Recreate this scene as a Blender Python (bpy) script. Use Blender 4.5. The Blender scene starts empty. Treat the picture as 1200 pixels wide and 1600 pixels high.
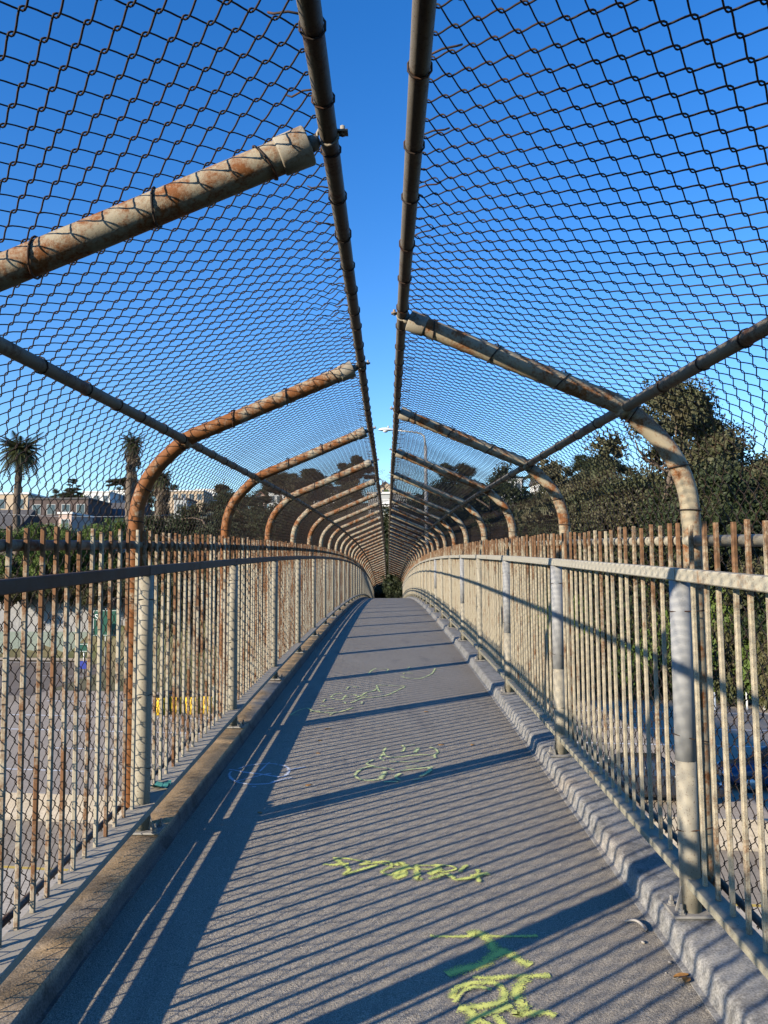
import bpy, math, random
import numpy as np
from math import sin, cos, pi, radians, atan, atan2, sqrt
from mathutils import Vector, Matrix

random.seed(7)
rng = np.random.default_rng(11)
scene = bpy.context.scene
COL = scene.collection

# ------------------------------------------------------------------ basics
S = 2.15                       # spacing of posts and arches along the bridge
EYE = 1.438                    # eye height over the deck
CAMX = 0.038
G1, B1 = 0.0449, 0.000977      # vertical curve of the bridge
HALF = 1.139                   # post centre line
YL1, YR1 = 3.816, 2.973        # first post in view on each side
NMAX = 31
Y0, YEND = -6.0, 69.5
GROUND = EYE - 8.0


def prof(y):
    return G1 * y - B1 * y * y


def slope(y):
    return G1 - 2 * B1 * y


# ------------------------------------------------------------------ object helpers
def link(o):
    COL.objects.link(o)
    return o


def mesh_data(name, V, F, mat=None, smooth=True):
    me = bpy.data.meshes.new(name)
    V = np.asarray(V, dtype=np.float32).reshape(-1, 3)
    if isinstance(F, np.ndarray):
        k = F.shape[1]
        me.vertices.add(len(V)); me.vertices.foreach_set('co', V.ravel())
        me.loops.add(F.size); me.loops.foreach_set('vertex_index', F.ravel().astype(np.int32))
        me.polygons.add(len(F))
        me.polygons.foreach_set('loop_start', np.arange(0, F.size, k, dtype=np.int32))
        me.polygons.foreach_set('loop_total', np.full(len(F), k, dtype=np.int32))
        me.update(calc_edges=True)
    else:
        me.from_pydata([tuple(map(float, v)) for v in V], [], F)
        me.update()
    me.polygons.foreach_set('use_smooth', np.full(len(me.polygons), bool(smooth)))
    for m in (mat if isinstance(mat, (list, tuple)) else [mat]):
        if m:
            me.materials.append(m)
    return me


def obj(name, me, parent=None, loc=(0, 0, 0), rot=(0, 0, 0), scale=(1, 1, 1)):
    o = bpy.data.objects.new(name, me)
    o.location = loc; o.rotation_euler = rot; o.scale = scale
    if parent:
        o.parent = parent
    return link(o)


def empty(name, loc=(0, 0, 0), rot=(0, 0, 0)):
    o = bpy.data.objects.new(name, None)
    o.empty_display_size = 0.1
    o.location = loc; o.rotation_euler = rot
    return link(o)


def tag(o, label=None, cat=None, group=None, kind=None):
    if label: o['label'] = label
    if cat: o['category'] = cat
    if group: o['group'] = group
    if kind: o['kind'] = kind
    return o


class MB:
    """collects shapes into one mesh"""
    def __init__(self):
        self.V = []; self.F = []; self.n = 0; self.M = []

    def add(self, V, F, mi=0):
        V = [tuple(v) for v in V]
        self.V += V
        self.F += [tuple(i + self.n for i in f) for f in F]
        self.M += [mi] * len(F)
        self.n += len(V)

    def box(self, x0, x1, y0, y1, z0, z1, mi=0):
        V = [(x0, y0, z0), (x1, y0, z0), (x1, y1, z0), (x0, y1, z0), (x0, y0, z1), (x1, y0, z1), (x1, y1, z1), (x0, y1, z1)]
        self.add(V, [(0, 3, 2, 1), (4, 5, 6, 7), (0, 1, 5, 4), (1, 2, 6, 5), (2, 3, 7, 6), (3, 0, 4, 7)], mi)

    def bbox(self, x0, x1, y0, y1, z0, z1, b=0.003, mi=0):
        """box with chamfered long edges (octagonal in every section along its longest axis)"""
        L = (x1 - x0, y1 - y0, z1 - z0)
        a = L.index(max(L))
        lo = (x0, y0, z0); hi = (x1, y1, z1)
        u, v = [(1, 2), (2, 0), (0, 1)][a]
        ring = [(lo[u] + b, lo[v]), (hi[u] - b, lo[v]), (hi[u], lo[v] + b), (hi[u], hi[v] - b), (hi[u] - b, hi[v]), (lo[u] + b, hi[v]), (lo[u], hi[v] - b), (lo[u], lo[v] + b)]
        V = []
        for e in (lo[a], hi[a]):
            for p in ring:
                c = [0, 0, 0]; c[a] = e; c[u] = p[0]; c[v] = p[1]; V.append(tuple(c))
        F = [(i, (i + 1) % 8, 8 + (i + 1) % 8, 8 + i) for i in range(8)] + [tuple(range(7, -1, -1)), tuple(range(8, 16))]
        self.add(V, F, mi)

    def tube(self, pts, r, n=8, closed=False, caps=True, mi=0):
        V, F = tube_geo(pts, r, n, closed, caps)
        self.add(V, F, mi)

    def lathe(self, prf, n=16, c=(0, 0, 0), mi=0):
        V = []; F = []
        for (r, z) in prf:
            for k in range(n):
                a = 2 * pi * k / n
                V.append((c[0] + r * cos(a), c[1] + r * sin(a), c[2] + z))
        for i in range(len(prf) - 1):
            for k in range(n):
                F.append((i * n + k, i * n + (k + 1) % n, (i + 1) * n + (k + 1) % n, (i + 1) * n + k))
        F.append(tuple(range(n - 1, -1, -1))); F.append(tuple(range((len(prf) - 1) * n, len(prf) * n)))
        self.add(V, F, mi)

    def data(self, name, mat, smooth=True):
        me = mesh_data(name, self.V, self.F, mat, smooth)
        if any(self.M):
            me.polygons.foreach_set('material_index', self.M)
        return me

    def build(self, name, mat, parent=None, smooth=True, **k):
        return obj(name, self.data(name, mat, smooth), parent, **k)


def tube_geo(pts, r, n=8, closed=False, caps=True):
    P = [Vector(p) for p in pts]
    m = len(P)
    R = r if isinstance(r, (list, tuple)) else [r] * m
    V = []; F = []
    prev = None
    for i in range(m):
        if closed:
            t = P[(i + 1) % m] - P[i - 1]
        else:
            t = P[min(i + 1, m - 1)] - P[max(i - 1, 0)]
        t.normalize()
        if prev is None:
            a = Vector((0, 0, 1)) if abs(t.z) < .9 else Vector((1, 0, 0))
            u = t.cross(a).normalized()
        else:
            u = prev - t * prev.dot(t)
            u.normalize()
        prev = u
        v = t.cross(u)
        for k in range(n):
            an = 2 * pi * k / n
            V.append(P[i] + (u * cos(an) + v * sin(an)) * R[i])
    segs = m if closed else m - 1
    for i in range(segs):
        j = (i + 1) % m
        for k in range(n):
            F.append((i * n + k, i * n + (k + 1) % n, j * n + (k + 1) % n, j * n + k))
    if caps and not closed:
        F.append(tuple(range(n - 1, -1, -1)))
        F.append(tuple(range((m - 1) * n, m * n)))
    return V, F


def smooth_flat(me, angle=35):
    try:
        me.set_sharp_from_angle(angle=radians(angle))
    except Exception:
        pass
    return me


ORD = ('first second third fourth fifth sixth seventh eighth ninth tenth eleventh twelfth thirteenth fourteenth fifteenth sixteenth '
       'seventeenth eighteenth nineteenth twentieth twenty-first twenty-second twenty-third twenty-fourth twenty-fifth twenty-sixth '
       'twenty-seventh twenty-eighth twenty-ninth thirtieth thirty-first thirty-second thirty-third thirty-fourth thirty-fifth thirty-sixth').split()

# ------------------------------------------------------------------ materials
def mat_new(name):
    m = bpy.data.materials.new(name); m.use_nodes = True
    nt = m.node_tree
    b = nt.nodes['Principled BSDF']
    return m, nt, b


def N(nt, typ, **kw):
    n = nt.nodes.new(typ)
    for k, v in kw.items():
        if k.startswith('i_'):
            key = k[2:].replace('_', ' ')
            n.inputs[key].default_value = v
        else:
            setattr(n, k, v)
    return n


def pos(nt):
    return N(nt, 'ShaderNodeNewGeometry').outputs['Position']


def noise(nt, vec, scale, detail=4, rough=.55, dist=0.0):
    n = N(nt, 'ShaderNodeTexNoise')
    n.inputs['Scale'].default_value = scale; n.inputs['Detail'].default_value = detail
    n.inputs['Roughness'].default_value = rough; n.inputs['Distortion'].default_value = dist
    nt.links.new(vec, n.inputs['Vector'])
    return n.outputs['Fac']


def ramp(nt, fac, stops, interp='LINEAR'):
    r = N(nt, 'ShaderNodeValToRGB')
    r.color_ramp.interpolation = interp
    el = r.color_ramp.elements
    while len(el) < len(stops):
        el.new(0.5)
    for e, (p, c) in zip(el, stops):
        e.position = p
        e.color = (c, c, c, 1) if isinstance(c, (int, float)) else tuple(c) + (1,)
    nt.links.new(fac, r.inputs['Fac'])
    return r.outputs['Color']


def mix(nt, fac, a, b, mode='MIX'):
    n = N(nt, 'ShaderNodeMix', data_type='RGBA', blend_type=mode)
    for sock, v in ((n.inputs[0], fac), (n.inputs[6], a), (n.inputs[7], b)):
        if isinstance(v, bpy.types.NodeSocket):
            nt.links.new(v, sock)
        elif isinstance(v, (int, float)):
            sock.default_value = v
        else:
            sock.default_value = tuple(v) + (1,)
    return n.outputs[2]


def math_n(nt, op, a, b=None, clamp=False):
    n = N(nt, 'ShaderNodeMath', operation=op, use_clamp=clamp)
    for i, v in enumerate((a, b)):
        if v is None: continue
        if isinstance(v, bpy.types.NodeSocket): nt.links.new(v, n.inputs[i])
        else: n.inputs[i].default_value = v
    return n.outputs[0]


def vscale(nt, vec, s):
    n = N(nt, 'ShaderNodeVectorMath', operation='MULTIPLY')
    nt.links.new(vec, n.inputs[0]); n.inputs[1].default_value = s
    return n.outputs[0]


def bump(nt, b, h, strength=.4, dist=.01):
    n = N(nt, 'ShaderNodeBump')
    n.inputs['Strength'].default_value = strength; n.inputs['Distance'].default_value = dist
    nt.links.new(h, n.inputs['Height']); nt.links.new(n.outputs[0], b.inputs['Normal'])


def sepz(nt, vec):
    n = N(nt, 'ShaderNodeSeparateXYZ'); nt.links.new(vec, n.inputs[0])
    return n.outputs


def metal_rust(name, base, base2, rust, rust2, r0, r1, scale=7, rough=.62, metallic=.0, rand=0.0, speck=True, side=False, top=0.0, sk=.62, streak=(1, 1, 1), bs=.25):
    """weathered painted/galvanised steel with rust patches; rand: share of per-object randomness in how rusty it is"""
    m, nt, b = mat_new(name)
    p = pos(nt)
    ps = vscale(nt, p, streak)
    n1 = noise(nt, ps, scale, 6, .65, .3)
    n2 = noise(nt, p, scale * 9, 4, .7)
    n3 = noise(nt, ps, scale * .45, 3)
    fac = math_n(nt, 'ADD', math_n(nt, 'MULTIPLY', n1, .72), math_n(nt, 'MULTIPLY', n2, .28))
    if rand:
        oi = N(nt, 'ShaderNodeObjectInfo').outputs['Random']
        fac = math_n(nt, 'ADD', fac, math_n(nt, 'MULTIPLY', math_n(nt, 'SUBTRACT', oi, .5), rand))
    if top:
        oz = sepz(nt, N(nt, 'ShaderNodeTexCoord').outputs['Object'])[2]
        fac = math_n(nt, 'ADD', fac, ramp(nt, oz, [(0.0, 0.0), (1.0, 0.0)]) if False else math_n(nt, 'MULTIPLY', math_n(nt, 'MULTIPLY', math_n(nt, 'SUBTRACT', oz, 1.12), 3.0, True), top))
    if side:                          # the windward left arches have rusted most along their bends, each to its own degree
        x = sepz(nt, p)[0]
        bend = ramp(nt, math_n(nt, 'MULTIPLY', x, -1.0), [(.62, 0.0), (1.08, 1.0)])
        at_ = N(nt, 'ShaderNodeAttribute', attribute_type='OBJECT', attribute_name='rust').outputs['Fac']
        fac = math_n(nt, 'ADD', fac, math_n(nt, 'MULTIPLY', at_, math_n(nt, 'ADD', bend, .35)))
    mask = ramp(nt, fac, [(r0, 0.0), (r1, 1.0)])
    clean = mix(nt, n3, base, base2)
    if speck:
        sp = ramp(nt, noise(nt, p, scale * 34, 2, .5), [(sk, 0.0), (sk + .06, 1.0)])
        clean = mix(nt, math_n(nt, 'MULTIPLY', sp, .6), clean, rust2)
    rc = mix(nt, n2, rust, rust2)
    col = mix(nt, mask, clean, rc)
    nt.links.new(col, b.inputs['Base Color'])
    b.inputs['Roughness'].default_value = rough
    b.inputs['Metallic'].default_value = metallic
    b.inputs['Specular IOR Level'].default_value = .15
    bump(nt, b, math_n(nt, 'ADD', n2, math_n(nt, 'MULTIPLY', mask, .6)), bs, .002)
    return m


M = {}
RUST, RUST2 = (.21, .085, .032), (.095, .042, .020)
M['arch_pipe'] = metal_rust('rusting_galvanised_pipe', (.37, .315, .22), (.265, .23, .17), (.29, .11, .034), (.12, .05, .02), .455, .575, 13, .6, speck=False, side=True)
M['post_pipe'] = metal_rust('dull_galvanised_post', (.36, .32, .24), (.29, .265, .215), RUST, RUST2, .66, .74, 5, .5, streak=(1, 1, .35))
M['post_grey'] = metal_rust('grey_galvanised_post', (.33, .33, .33), (.25, .255, .262), RUST, RUST2, .74, .8, 5, .6, streak=(1, 1, .35), speck=False)
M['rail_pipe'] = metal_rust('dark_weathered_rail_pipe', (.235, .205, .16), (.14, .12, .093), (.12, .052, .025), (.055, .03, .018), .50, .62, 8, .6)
M['picket_left'] = metal_rust('rusty_painted_picket', (.44, .395, .305), (.36, .315, .235), (.225, .11, .052), (.13, .068, .036), .46, .58, 8, .7, rand=.15, top=.08, streak=(1, 1, .55))
M['picket_right'] = metal_rust('pale_painted_picket', (.455, .40, .295), (.37, .32, .23), (.23, .125, .065), (.15, .082, .045), .55, .66, 9, .7, rand=.12, top=.17, sk=.57, streak=(1, 1, .5))
M['handrail_left'] = metal_rust('shaded_grey_handrail', (.10, .088, .076), (.07, .063, .056), (.07, .042, .026), (.06, .04, .028), .52, .62, 5, .6)  # the left handrail's shadow side is put into this dark tone
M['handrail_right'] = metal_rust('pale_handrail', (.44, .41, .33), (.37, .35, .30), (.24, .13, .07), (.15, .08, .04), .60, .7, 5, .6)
M['bottom_rail_r'] = metal_rust('olive_bottom_rail', (.36, .33, .255), (.26, .245, .18), (.2, .13, .07), (.13, .085, .05), .58, .74, 6, .65)  # slightly darker and more olive than the left bottom rail
M['bottom_rail'] = metal_rust('weathered_bottom_rail', (.40, .36, .29), (.31, .28, .225), (.24, .14, .07), (.15, .09, .05), .62, .74, 6, .65)
M['wire'] = metal_rust('rusty_chain_link_wire', (.045, .033, .027), (.027, .022, .020), (.072, .037, .021), (.024, .018, .015), .5, .6, 12, .65, speck=False, bs=.0)
M['tie'] = metal_rust('dark_tie_wire', (.055, .04, .032), (.035, .028, .024), (.12, .055, .028), (.06, .03, .02), .5, .6, 12, .65, speck=False, bs=.0)
M['cap'] = metal_rust('cast_end_cap', (.36, .32, .25), (.27, .245, .195), (.24, .11, .04), (.14, .07, .03), .52, .64, 14, .6)
M['plate'] = metal_rust('base_plate_steel', (.33, .31, .28), (.27, .255, .23), (.2, .11, .06), (.13, .07, .04), .6, .7, 10, .6)


def mat_deck():
    m, nt, b = mat_new('walkway_grit_coating')
    p = pos(nt)
    n1 = noise(nt, p, 1.2, 5, .6)
    n2 = noise(nt, p, 260, 2, .6)
    n3 = noise(nt, p, 90, 3, .6)
    n4 = noise(nt, vscale(nt, p, (1, .25, 1)), 5, 4, .6)
    c = mix(nt, n1, (.275, .241, .195), (.35, .31, .25))
    g = ramp(nt, n2, [(.30, .42), (.5, 1.0), (.70, 1.75)])
    c = mix(nt, 1.0, c, g, 'MULTIPLY')
    st = ramp(nt, n4, [(.56, 0.0), (.70, .35)])
    c = mix(nt, st, c, (.13, .125, .125))
    sp = ramp(nt, noise(nt, p, 23, 5, .7), [(.69, 0.0), (.73, .8)])
    c = mix(nt, sp, c, (.10, .085, .07))
    blot = ramp(nt, noise(nt, p, 3.1, 6, .75, .6), [(.60, 0.0), (.66, .45)])
    c = mix(nt, blot, c, (.155, .145, .13))
    pale = ramp(nt, noise(nt, vscale(nt, p, (1, .7, 1)), .9, 5, .7, .4), [(.56, 0.0), (.70, .35)])
    c = mix(nt, pale, c, (.37, .335, .28))
    nt.links.new(c, b.inputs['Base Color'])
    b.inputs['Roughness'].default_value = .9
    b.inputs['Specular IOR Level'].default_value = .1
    h = math_n(nt, 'ADD', math_n(nt, 'MULTIPLY', n2, .6), math_n(nt, 'MULTIPLY', n3, .9))
    bump(nt, b, h, .8, .006)
    return m


def mat_kerb(name, dirt_and_shade):
    m, nt, b = mat_new(name)
    p = pos(nt)
    n1 = noise(nt, p, 2.2, 5, .6)
    n2 = noise(nt, p, 130, 3, .6)
    n3 = noise(nt, vscale(nt, p, (1, .5, 1)), 1.3, 4, .6, .5)
    grey = mix(nt, n1, (.235, .228, .215), (.31, .295, .27))
    brown = mix(nt, noise(nt, p, 16, 5, .7), (.52, .345, .175), (.36, .255, .15))
    msk = ramp(nt, n3, [(.36, 0.0), (.50, 1.0)] if dirt_and_shade else [(.60, 0.0), (.80, .5)])
    nz = sepz(nt, N(nt, 'ShaderNodeNewGeometry').outputs['True Normal'])[2]
    if dirt_and_shade: msk = math_n(nt, 'MULTIPLY', msk, ramp(nt, math_n(nt, 'SUBTRACT', math_n(nt, 'MULTIPLY', sepz(nt, p)[0], -1.0), .53), [(.506, 0.0), (.513, 1.0)]))
    if dirt_and_shade: grey = mix(nt, ramp(nt, math_n(nt, 'SUBTRACT', math_n(nt, 'MULTIPLY', sepz(nt, p)[0], -1.0), .53), [(.506, 1.0), (.513, 0.0)]), grey, (.11, .105, .10))  # inner face darkened in the colour to stand in for its shade
    c = mix(nt, msk, grey, brown)
    c = mix(nt, 1.0, c, ramp(nt, n2, [(.3, .6), (.7, 1.4)]), 'MULTIPLY')
    c = mix(nt, 1.0, c, ramp(nt, noise(nt, p, 6.5, 7, .75, .8), [(.38, 1.12), (.5, 1.0), (.64, .55)]), 'MULTIPLY')
    nt.links.new(c, b.inputs['Base Color'])
    b.inputs['Roughness'].default_value = .85
    b.inputs['Specular IOR Level'].default_value = .25
    bump(nt, b, math_n(nt, 'ADD', n2, math_n(nt, 'MULTIPLY', n1, 2.0)), .5, .004)
    return m


def mat_simple(name, c1, c2, scale=3, rough=.85, fine=60, bs=.3, metallic=0.0, spec=.3, streak=(1, 1, 1), bd=.02):
    m, nt, b = mat_new(name)
    p = pos(nt)
    n1 = noise(nt, vscale(nt, p, streak), scale, 5, .6)
    n2 = noise(nt, p, fine, 3, .6)
    c = mix(nt, ramp(nt, n1, [(.32, 0.0), (.68, 1.0)]), c1, c2)
    c = mix(nt, 1.0, c, ramp(nt, n2, [(.25, .78), (.75, 1.22)]), 'MULTIPLY')
    nt.links.new(c, b.inputs['Base Color'])
    b.inputs['Roughness'].default_value = rough; b.inputs['Metallic'].default_value = metallic
    b.inputs['Specular IOR Level'].default_value = spec
    if bs: bump(nt, b, n2, bs, bd)
    return m


def mat_leaf(name, c1, c2, c3, nscale=.6):
    m, nt, b = mat_new(name)
    g = N(nt, 'ShaderNodeNewGeometry')
    r = g.outputs['Random Per Island']
    n1 = noise(nt, g.outputs['Position'], nscale, 3, .6)
    c = mix(nt, r, c1, c2)
    c = mix(nt, ramp(nt, n1, [(.42, 0.0), (.66, .85)]), c, c3)
    nt.links.new(c, b.inputs['Base Color'])
    b.inputs['Roughness'].default_value = .6
    b.inputs['Specular IOR Level'].default_value = .3
    tr = N(nt, 'ShaderNodeBsdfTranslucent'); nt.links.new(c, tr.inputs['Color'])
    mx = N(nt, 'ShaderNodeMixShader'); mx.inputs[0].default_value = .25
    nt.links.new(b.outputs[0], mx.inputs[1]); nt.links.new(tr.outputs[0], mx.inputs[2])
    nt.links.new(mx.outputs[0], nt.nodes['Material Output'].inputs['Surface'])
    return m


def mat_spray(name, col, dens=.0):
    m, nt, b = mat_new(name)
    p = pos(nt)
    uv = N(nt, 'ShaderNodeUVMap').outputs[0]
    s = sepz(nt, uv)
    # v runs across the stroke 0..1; soft grainy edge
    v = math_n(nt, 'ABSOLUTE', math_n(nt, 'SUBTRACT', s[1], .5))
    n1 = noise(nt, p, 210, 2, .6)
    n2 = noise(nt, p, 13, 3, .6)
    f = math_n(nt, 'ADD', math_n(nt, 'MULTIPLY', v, -1.25), math_n(nt, 'ADD', math_n(nt, 'MULTIPLY', n1, 1.7), math_n(nt, 'MULTIPLY', n2, .6)))
    a = ramp(nt, f, [(.50 - dens, 0.0), (.72 - dens, 1.0)])
    c = mix(nt, n1, col, tuple(x * .8 for x in col))
    nt.links.new(c, b.inputs['Base Color'])
    nt.links.new(a, b.inputs['Alpha'])
    b.inputs['Roughness'].default_value = .75
    return m


M['deck'] = mat_deck()
M['kerb_left'] = mat_kerb('kerb_brown_dirt_shaded_face', True)
M['kerb_right'] = mat_kerb('kerb_grey_coating', False)
M['girder'] = mat_simple('girder_paint', (.30, .30, .28), (.24, .24, .23), 2)
M['concrete'] = mat_simple('road_concrete', (.52, .44, .33), (.44, .375, .285), .35, .9, 9, .2, spec=.04)
M['asphalt'] = mat_simple('old_asphalt', (.215, .18, .145), (.165, .14, .117), .3, .9, 14, .2, spec=.04)
M['asphalt_pale'] = mat_simple('pale_asphalt', (.40, .335, .255), (.33, .275, .215), .3, .9, 14, .2, spec=.04)
M['shoulder'] = mat_simple('dusty_shoulder', (.36, .295, .215), (.29, .24, .18), .8, .95, 12, .3, spec=.04)
M['barrier'] = mat_simple('barrier_concrete', (.40, .34, .26), (.33, .285, .225), 1.2, .9, 20, .2)
M['line_white'] = mat_simple('lane_paint_white', (.72, .71, .68), (.58, .57, .54), 1.5, .7, 20, .0)
M['line_yellow'] = mat_simple('lane_paint_yellow', (.62, .42, .07), (.5, .34, .08), 1.5, .7, 20, .0)
M['soil'] = mat_simple('dry_slope_soil', (.15, .125, .07), (.075, .085, .035), .25, .95, 3, .5, bd=.1)
M['wall'] = mat_simple('sound_wall_grey', (.30, .295, .29), (.25, .245, .245), .25, .9, 6, .1, streak=(1, 1, .3))
M['wall_green'] = mat_simple('sound_wall_green', (.20, .232, .198), (.17, .20, .17), .25, .9, 6, .1)
M['bark'] = mat_simple('bark', (.16, .12, .085), (.09, .065, .05), 3, .95, 14, .8, bd=.05, streak=(1, 1, .25))
M['palm_bark'] = mat_simple('palm_bark', (.17, .13, .095), (.085, .068, .055), 6, .95, 20, .9, bd=.05)
M['skirt'] = mat_leaf('dead_palm_skirt', (.17, .13, .085), (.10, .08, .06), (.21, .16, .10), 1.2)
M['eucalyptus'] = mat_leaf('eucalyptus_leaf', (.055, .065, .028), (.095, .095, .045), (.12, .10, .055), .35)
M['dark_leaf'] = mat_leaf('dark_tree_leaf', (.022, .036, .014), (.045, .062, .024), (.06, .058, .026), .35)
M['conifer'] = mat_leaf('conifer_leaf', (.026, .038, .016), (.05, .056, .023), (.062, .052, .026), .3)
M['bush'] = mat_leaf('bright_bush_leaf', (.10, .155, .028), (.16, .215, .05), (.07, .11, .025), .4)
M['scrub'] = mat_leaf('dry_scrub_leaf', (.075, .075, .03), (.13, .11, .05), (.05, .065, .022), .3)
M['palm_leaf'] = mat_leaf('palm_frond', (.045, .06, .022), (.09, .10, .04), (.05, .05, .025), .4)
M['bare'] = mat_simple('bare_twig', (.17, .13, .11), (.12, .095, .085), 2, .9, 20, .0)
M['stucco_tan'] = mat_simple('tan_stucco', (.50, .39, .27), (.45, .35, .25), .6, .9, 20, .1)
M['stucco_pink'] = mat_simple('pale_pink_stucco', (.60, .44, .36), (.54, .40, .33), .6, .9, 20, .1)
M['stucco_brown'] = mat_simple('brown_siding', (.115, .085, .078), (.09, .07, .066), .6, .9, 20, .1)
M['stucco_white'] = mat_simple('white_stucco', (.74, .73, .70), (.66, .65, .62), .6, .9, 20, .1)
M['stucco_grey'] = mat_simple('grey_stucco', (.42, .43, .42), (.36, .37, .36), .6, .9, 20, .1)
M['roof'] = mat_simple('dark_shingle', (.10, .095, .095), (.07, .068, .07), 2, .9, 12, .3)
M['roof_red'] = mat_simple('red_brown_shingle', (.20, .10, .075), (.15, .08, .06), 2, .9, 12, .3)
M['trim'] = mat_simple('white_trim', (.75, .74, .71), (.68, .67, .64), 2, .6, 30, .0)
M['lamp_metal'] = mat_simple('lamp_pole_metal', (.52, .52, .50), (.44, .44, .43), 2, .5, 30, .0, metallic=.3)
M['lamp_head'] = mat_simple('lamp_head_paint', (.72, .73, .72), (.62, .63, .62), 4, .4, 30, .0)
M['sign_green'] = mat_simple('sign_green', (.012, .085, .055), (.01, .07, .047), 2, .5, 30, .0)
M['sign_blue'] = mat_simple('sign_blue', (.03, .05, .30), (.025, .042, .25), 2, .5, 30, .0)
M['yellow'] = mat_simple('barrel_yellow', (.78, .50, .03), (.68, .40, .025), 2, .5, 20, .0)
M['black'] = mat_simple('black_rubber', (.022, .022, .023), (.016, .016, .017), 5, .7, 40, .0)
M['chrome'] = mat_simple('bright_wheel', (.55, .55, .56), (.48, .48, .49), 5, .3, 40, .0, metallic=.8)
M['car_blue'] = mat_simple('dark_blue_car_paint', (.012, .045, .105), (.010, .04, .095), 2, .25, 40, .0, spec=.6)
M['car_grey'] = mat_simple('graphite_car_paint', (.03, .033, .04), (.026, .028, .034), 2, .25, 40, .0, spec=.6)
M['dry_leaf'] = mat_simple('dry_leaf', (.45, .24, .07), (.28, .13, .045), 40, .8, 120, .0)
M['twig'] = mat_simple('grey_strip', (.36, .34, .31), (.27, .25, .23), 30, .8, 120, .0)
M['pebble'] = mat_simple('pebble_stone', (.42, .38, .32), (.27, .24, .21), 30, .9, 120, .0)
M['rag'] = mat_simple('teal_rag', (.05, .22, .21), (.03, .14, .14), 30, .9, 120, .0)
mg, ntg, bg = mat_new('window_glass')
bg.inputs['Base Color'].default_value = (.03, .04, .05, 1); bg.inputs['Roughness'].default_value = .08; bg.inputs['Specular IOR Level'].default_value = .8
M['glass'] = mg
ml, ntl, bl = mat_new('headlight_lens')
bl.inputs['Base Color'].default_value = (.75, .76, .78, 1); bl.inputs['Roughness'].default_value = .1
M['lens'] = ml
M['spray_yellow'] = mat_spray('yellow_green_spray', (.80, .82, .20), -.23)
M['spray_thin'] = mat_spray('thin_yellow_green_spray', (.74, .80, .34), -.21)
M['spray_white'] = mat_spray('white_spray', (.72, .76, .82), -.20)

# ------------------------------------------------------------------ camera
cam = bpy.data.cameras.new('Camera')
cam.sensor_fit = 'VERTICAL'; cam.sensor_height = 36.0
FPX = 1223.0
cam.lens = 36.0 * FPX / 1600
cam.clip_start = .05; cam.clip_end = 3000
co = bpy.data.objects.new('Camera', cam); link(co)
TH, YAW, ROLL = .07961, -.00429, -.00651
co.location = (CAMX, 0, EYE)
# yaw: scene points turn by +yaw about z in the fit, so the camera turns by -yaw
Rm = Matrix.Rotation(-YAW, 4, 'Z') @ Matrix.Rotation(pi / 2 + TH, 4, 'X') @ Matrix.Rotation(ROLL, 4, 'Z')
co.rotation_euler = Rm.to_euler()
scene.camera = co
CM = Matrix.Translation(co.location) @ Rm


def ray(px, py):
    d = Vector(((px - 600) / FPX, -(py - 800) / FPX, -1.0))
    d = (CM.to_3x3() @ d)
    return d / d.y            # per metre forward


def at(px, py, d):
    r = ray(px, py)
    return Vector((CAMX + r.x * d, d, EYE + r.z * d))


def on_deck(px, py, lift=.003):
    r = ray(px, py)
    # EYE + r.z*d = prof(d)+lift
    a, b, c = B1, r.z - G1, EYE - lift
    d = (-b - sqrt(max(b * b - 4 * a * c, 0))) / (2 * a)
    return Vector((CAMX + r.x * d, d, prof(d) + lift))


# ------------------------------------------------------------------ walkway, kerbs, girder
def strip(name, section, mat, y0=Y0, y1=YEND, step=.5, jitter=None, **k):
    """sweeps a list of (x,z) along the bridge curve"""
    ys = np.arange(y0, y1 + step * .5, step)
    V = []; F = []
    n = len(section)
    rj = np.random.default_rng(len(name) + n)
    ph = rj.uniform(0, 6.28, (n, 4))
    for y in ys:
        for i, (x, z) in enumerate(section):
            w = 0.0
            if jitter and 0 < i < n - 1:
                w = jitter * (sin(y * 2.1 + ph[0, 0]) * .5 + sin(y * 5.3 + ph[0, 1]) * .3 + sin(y * 13.7 + ph[i, 2]) * .35 + rj.normal() * .35)
            V.append((x + w * .8, y, z + w * .5 + prof(y)))
    for i in range(len(ys) - 1):
        for j in range(n - 1):
            F.append((i * n + j, i * n + j + 1, (i + 1) * n + j + 1, (i + 1) * n + j))
    me = mesh_data(name, V, F, mat, True)
    smooth_flat(me, 40)
    return obj(name, me)


dk = strip('walkway', [(x, 0.0) for x in np.linspace(1.040, -1.035, 13)], M['deck'])
tag(dk, 'grey grit coated footbridge walkway striped by picket shadows', 'walkway', kind='structure')
kr = strip('kerb', [(1.30, -.25), (1.30, .074), (1.29, .076), (1.070, .0735), (1.054, .069), (1.046, .060), (1.040, .042), (1.034, .017), (1.027, .006), (1.008, .0025), (1.003, -.02)], M['kerb_right'], step=.09, jitter=.0022)
tag(kr, 'grey coated kerb along the sunny right edge of the walkway', 'kerb', kind='structure')
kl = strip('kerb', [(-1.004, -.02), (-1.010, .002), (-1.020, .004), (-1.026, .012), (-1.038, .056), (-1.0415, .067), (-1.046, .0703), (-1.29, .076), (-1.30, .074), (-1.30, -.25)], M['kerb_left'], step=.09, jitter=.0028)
tag(kl, 'brown dirt covered kerb along the shaded left edge of the walkway', 'kerb', kind='structure')
gd = strip('bridge_girder', [(-1.30, -.25), (-1.30, -.30), (-.9, -.32), (-.9, -.95), (.9, -.95), (.9, -.32), (1.30, -.30), (1.30, -.25)], M['girder'])
tag(gd, 'steel girder under the footbridge walkway', 'girder', kind='structure')

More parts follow.
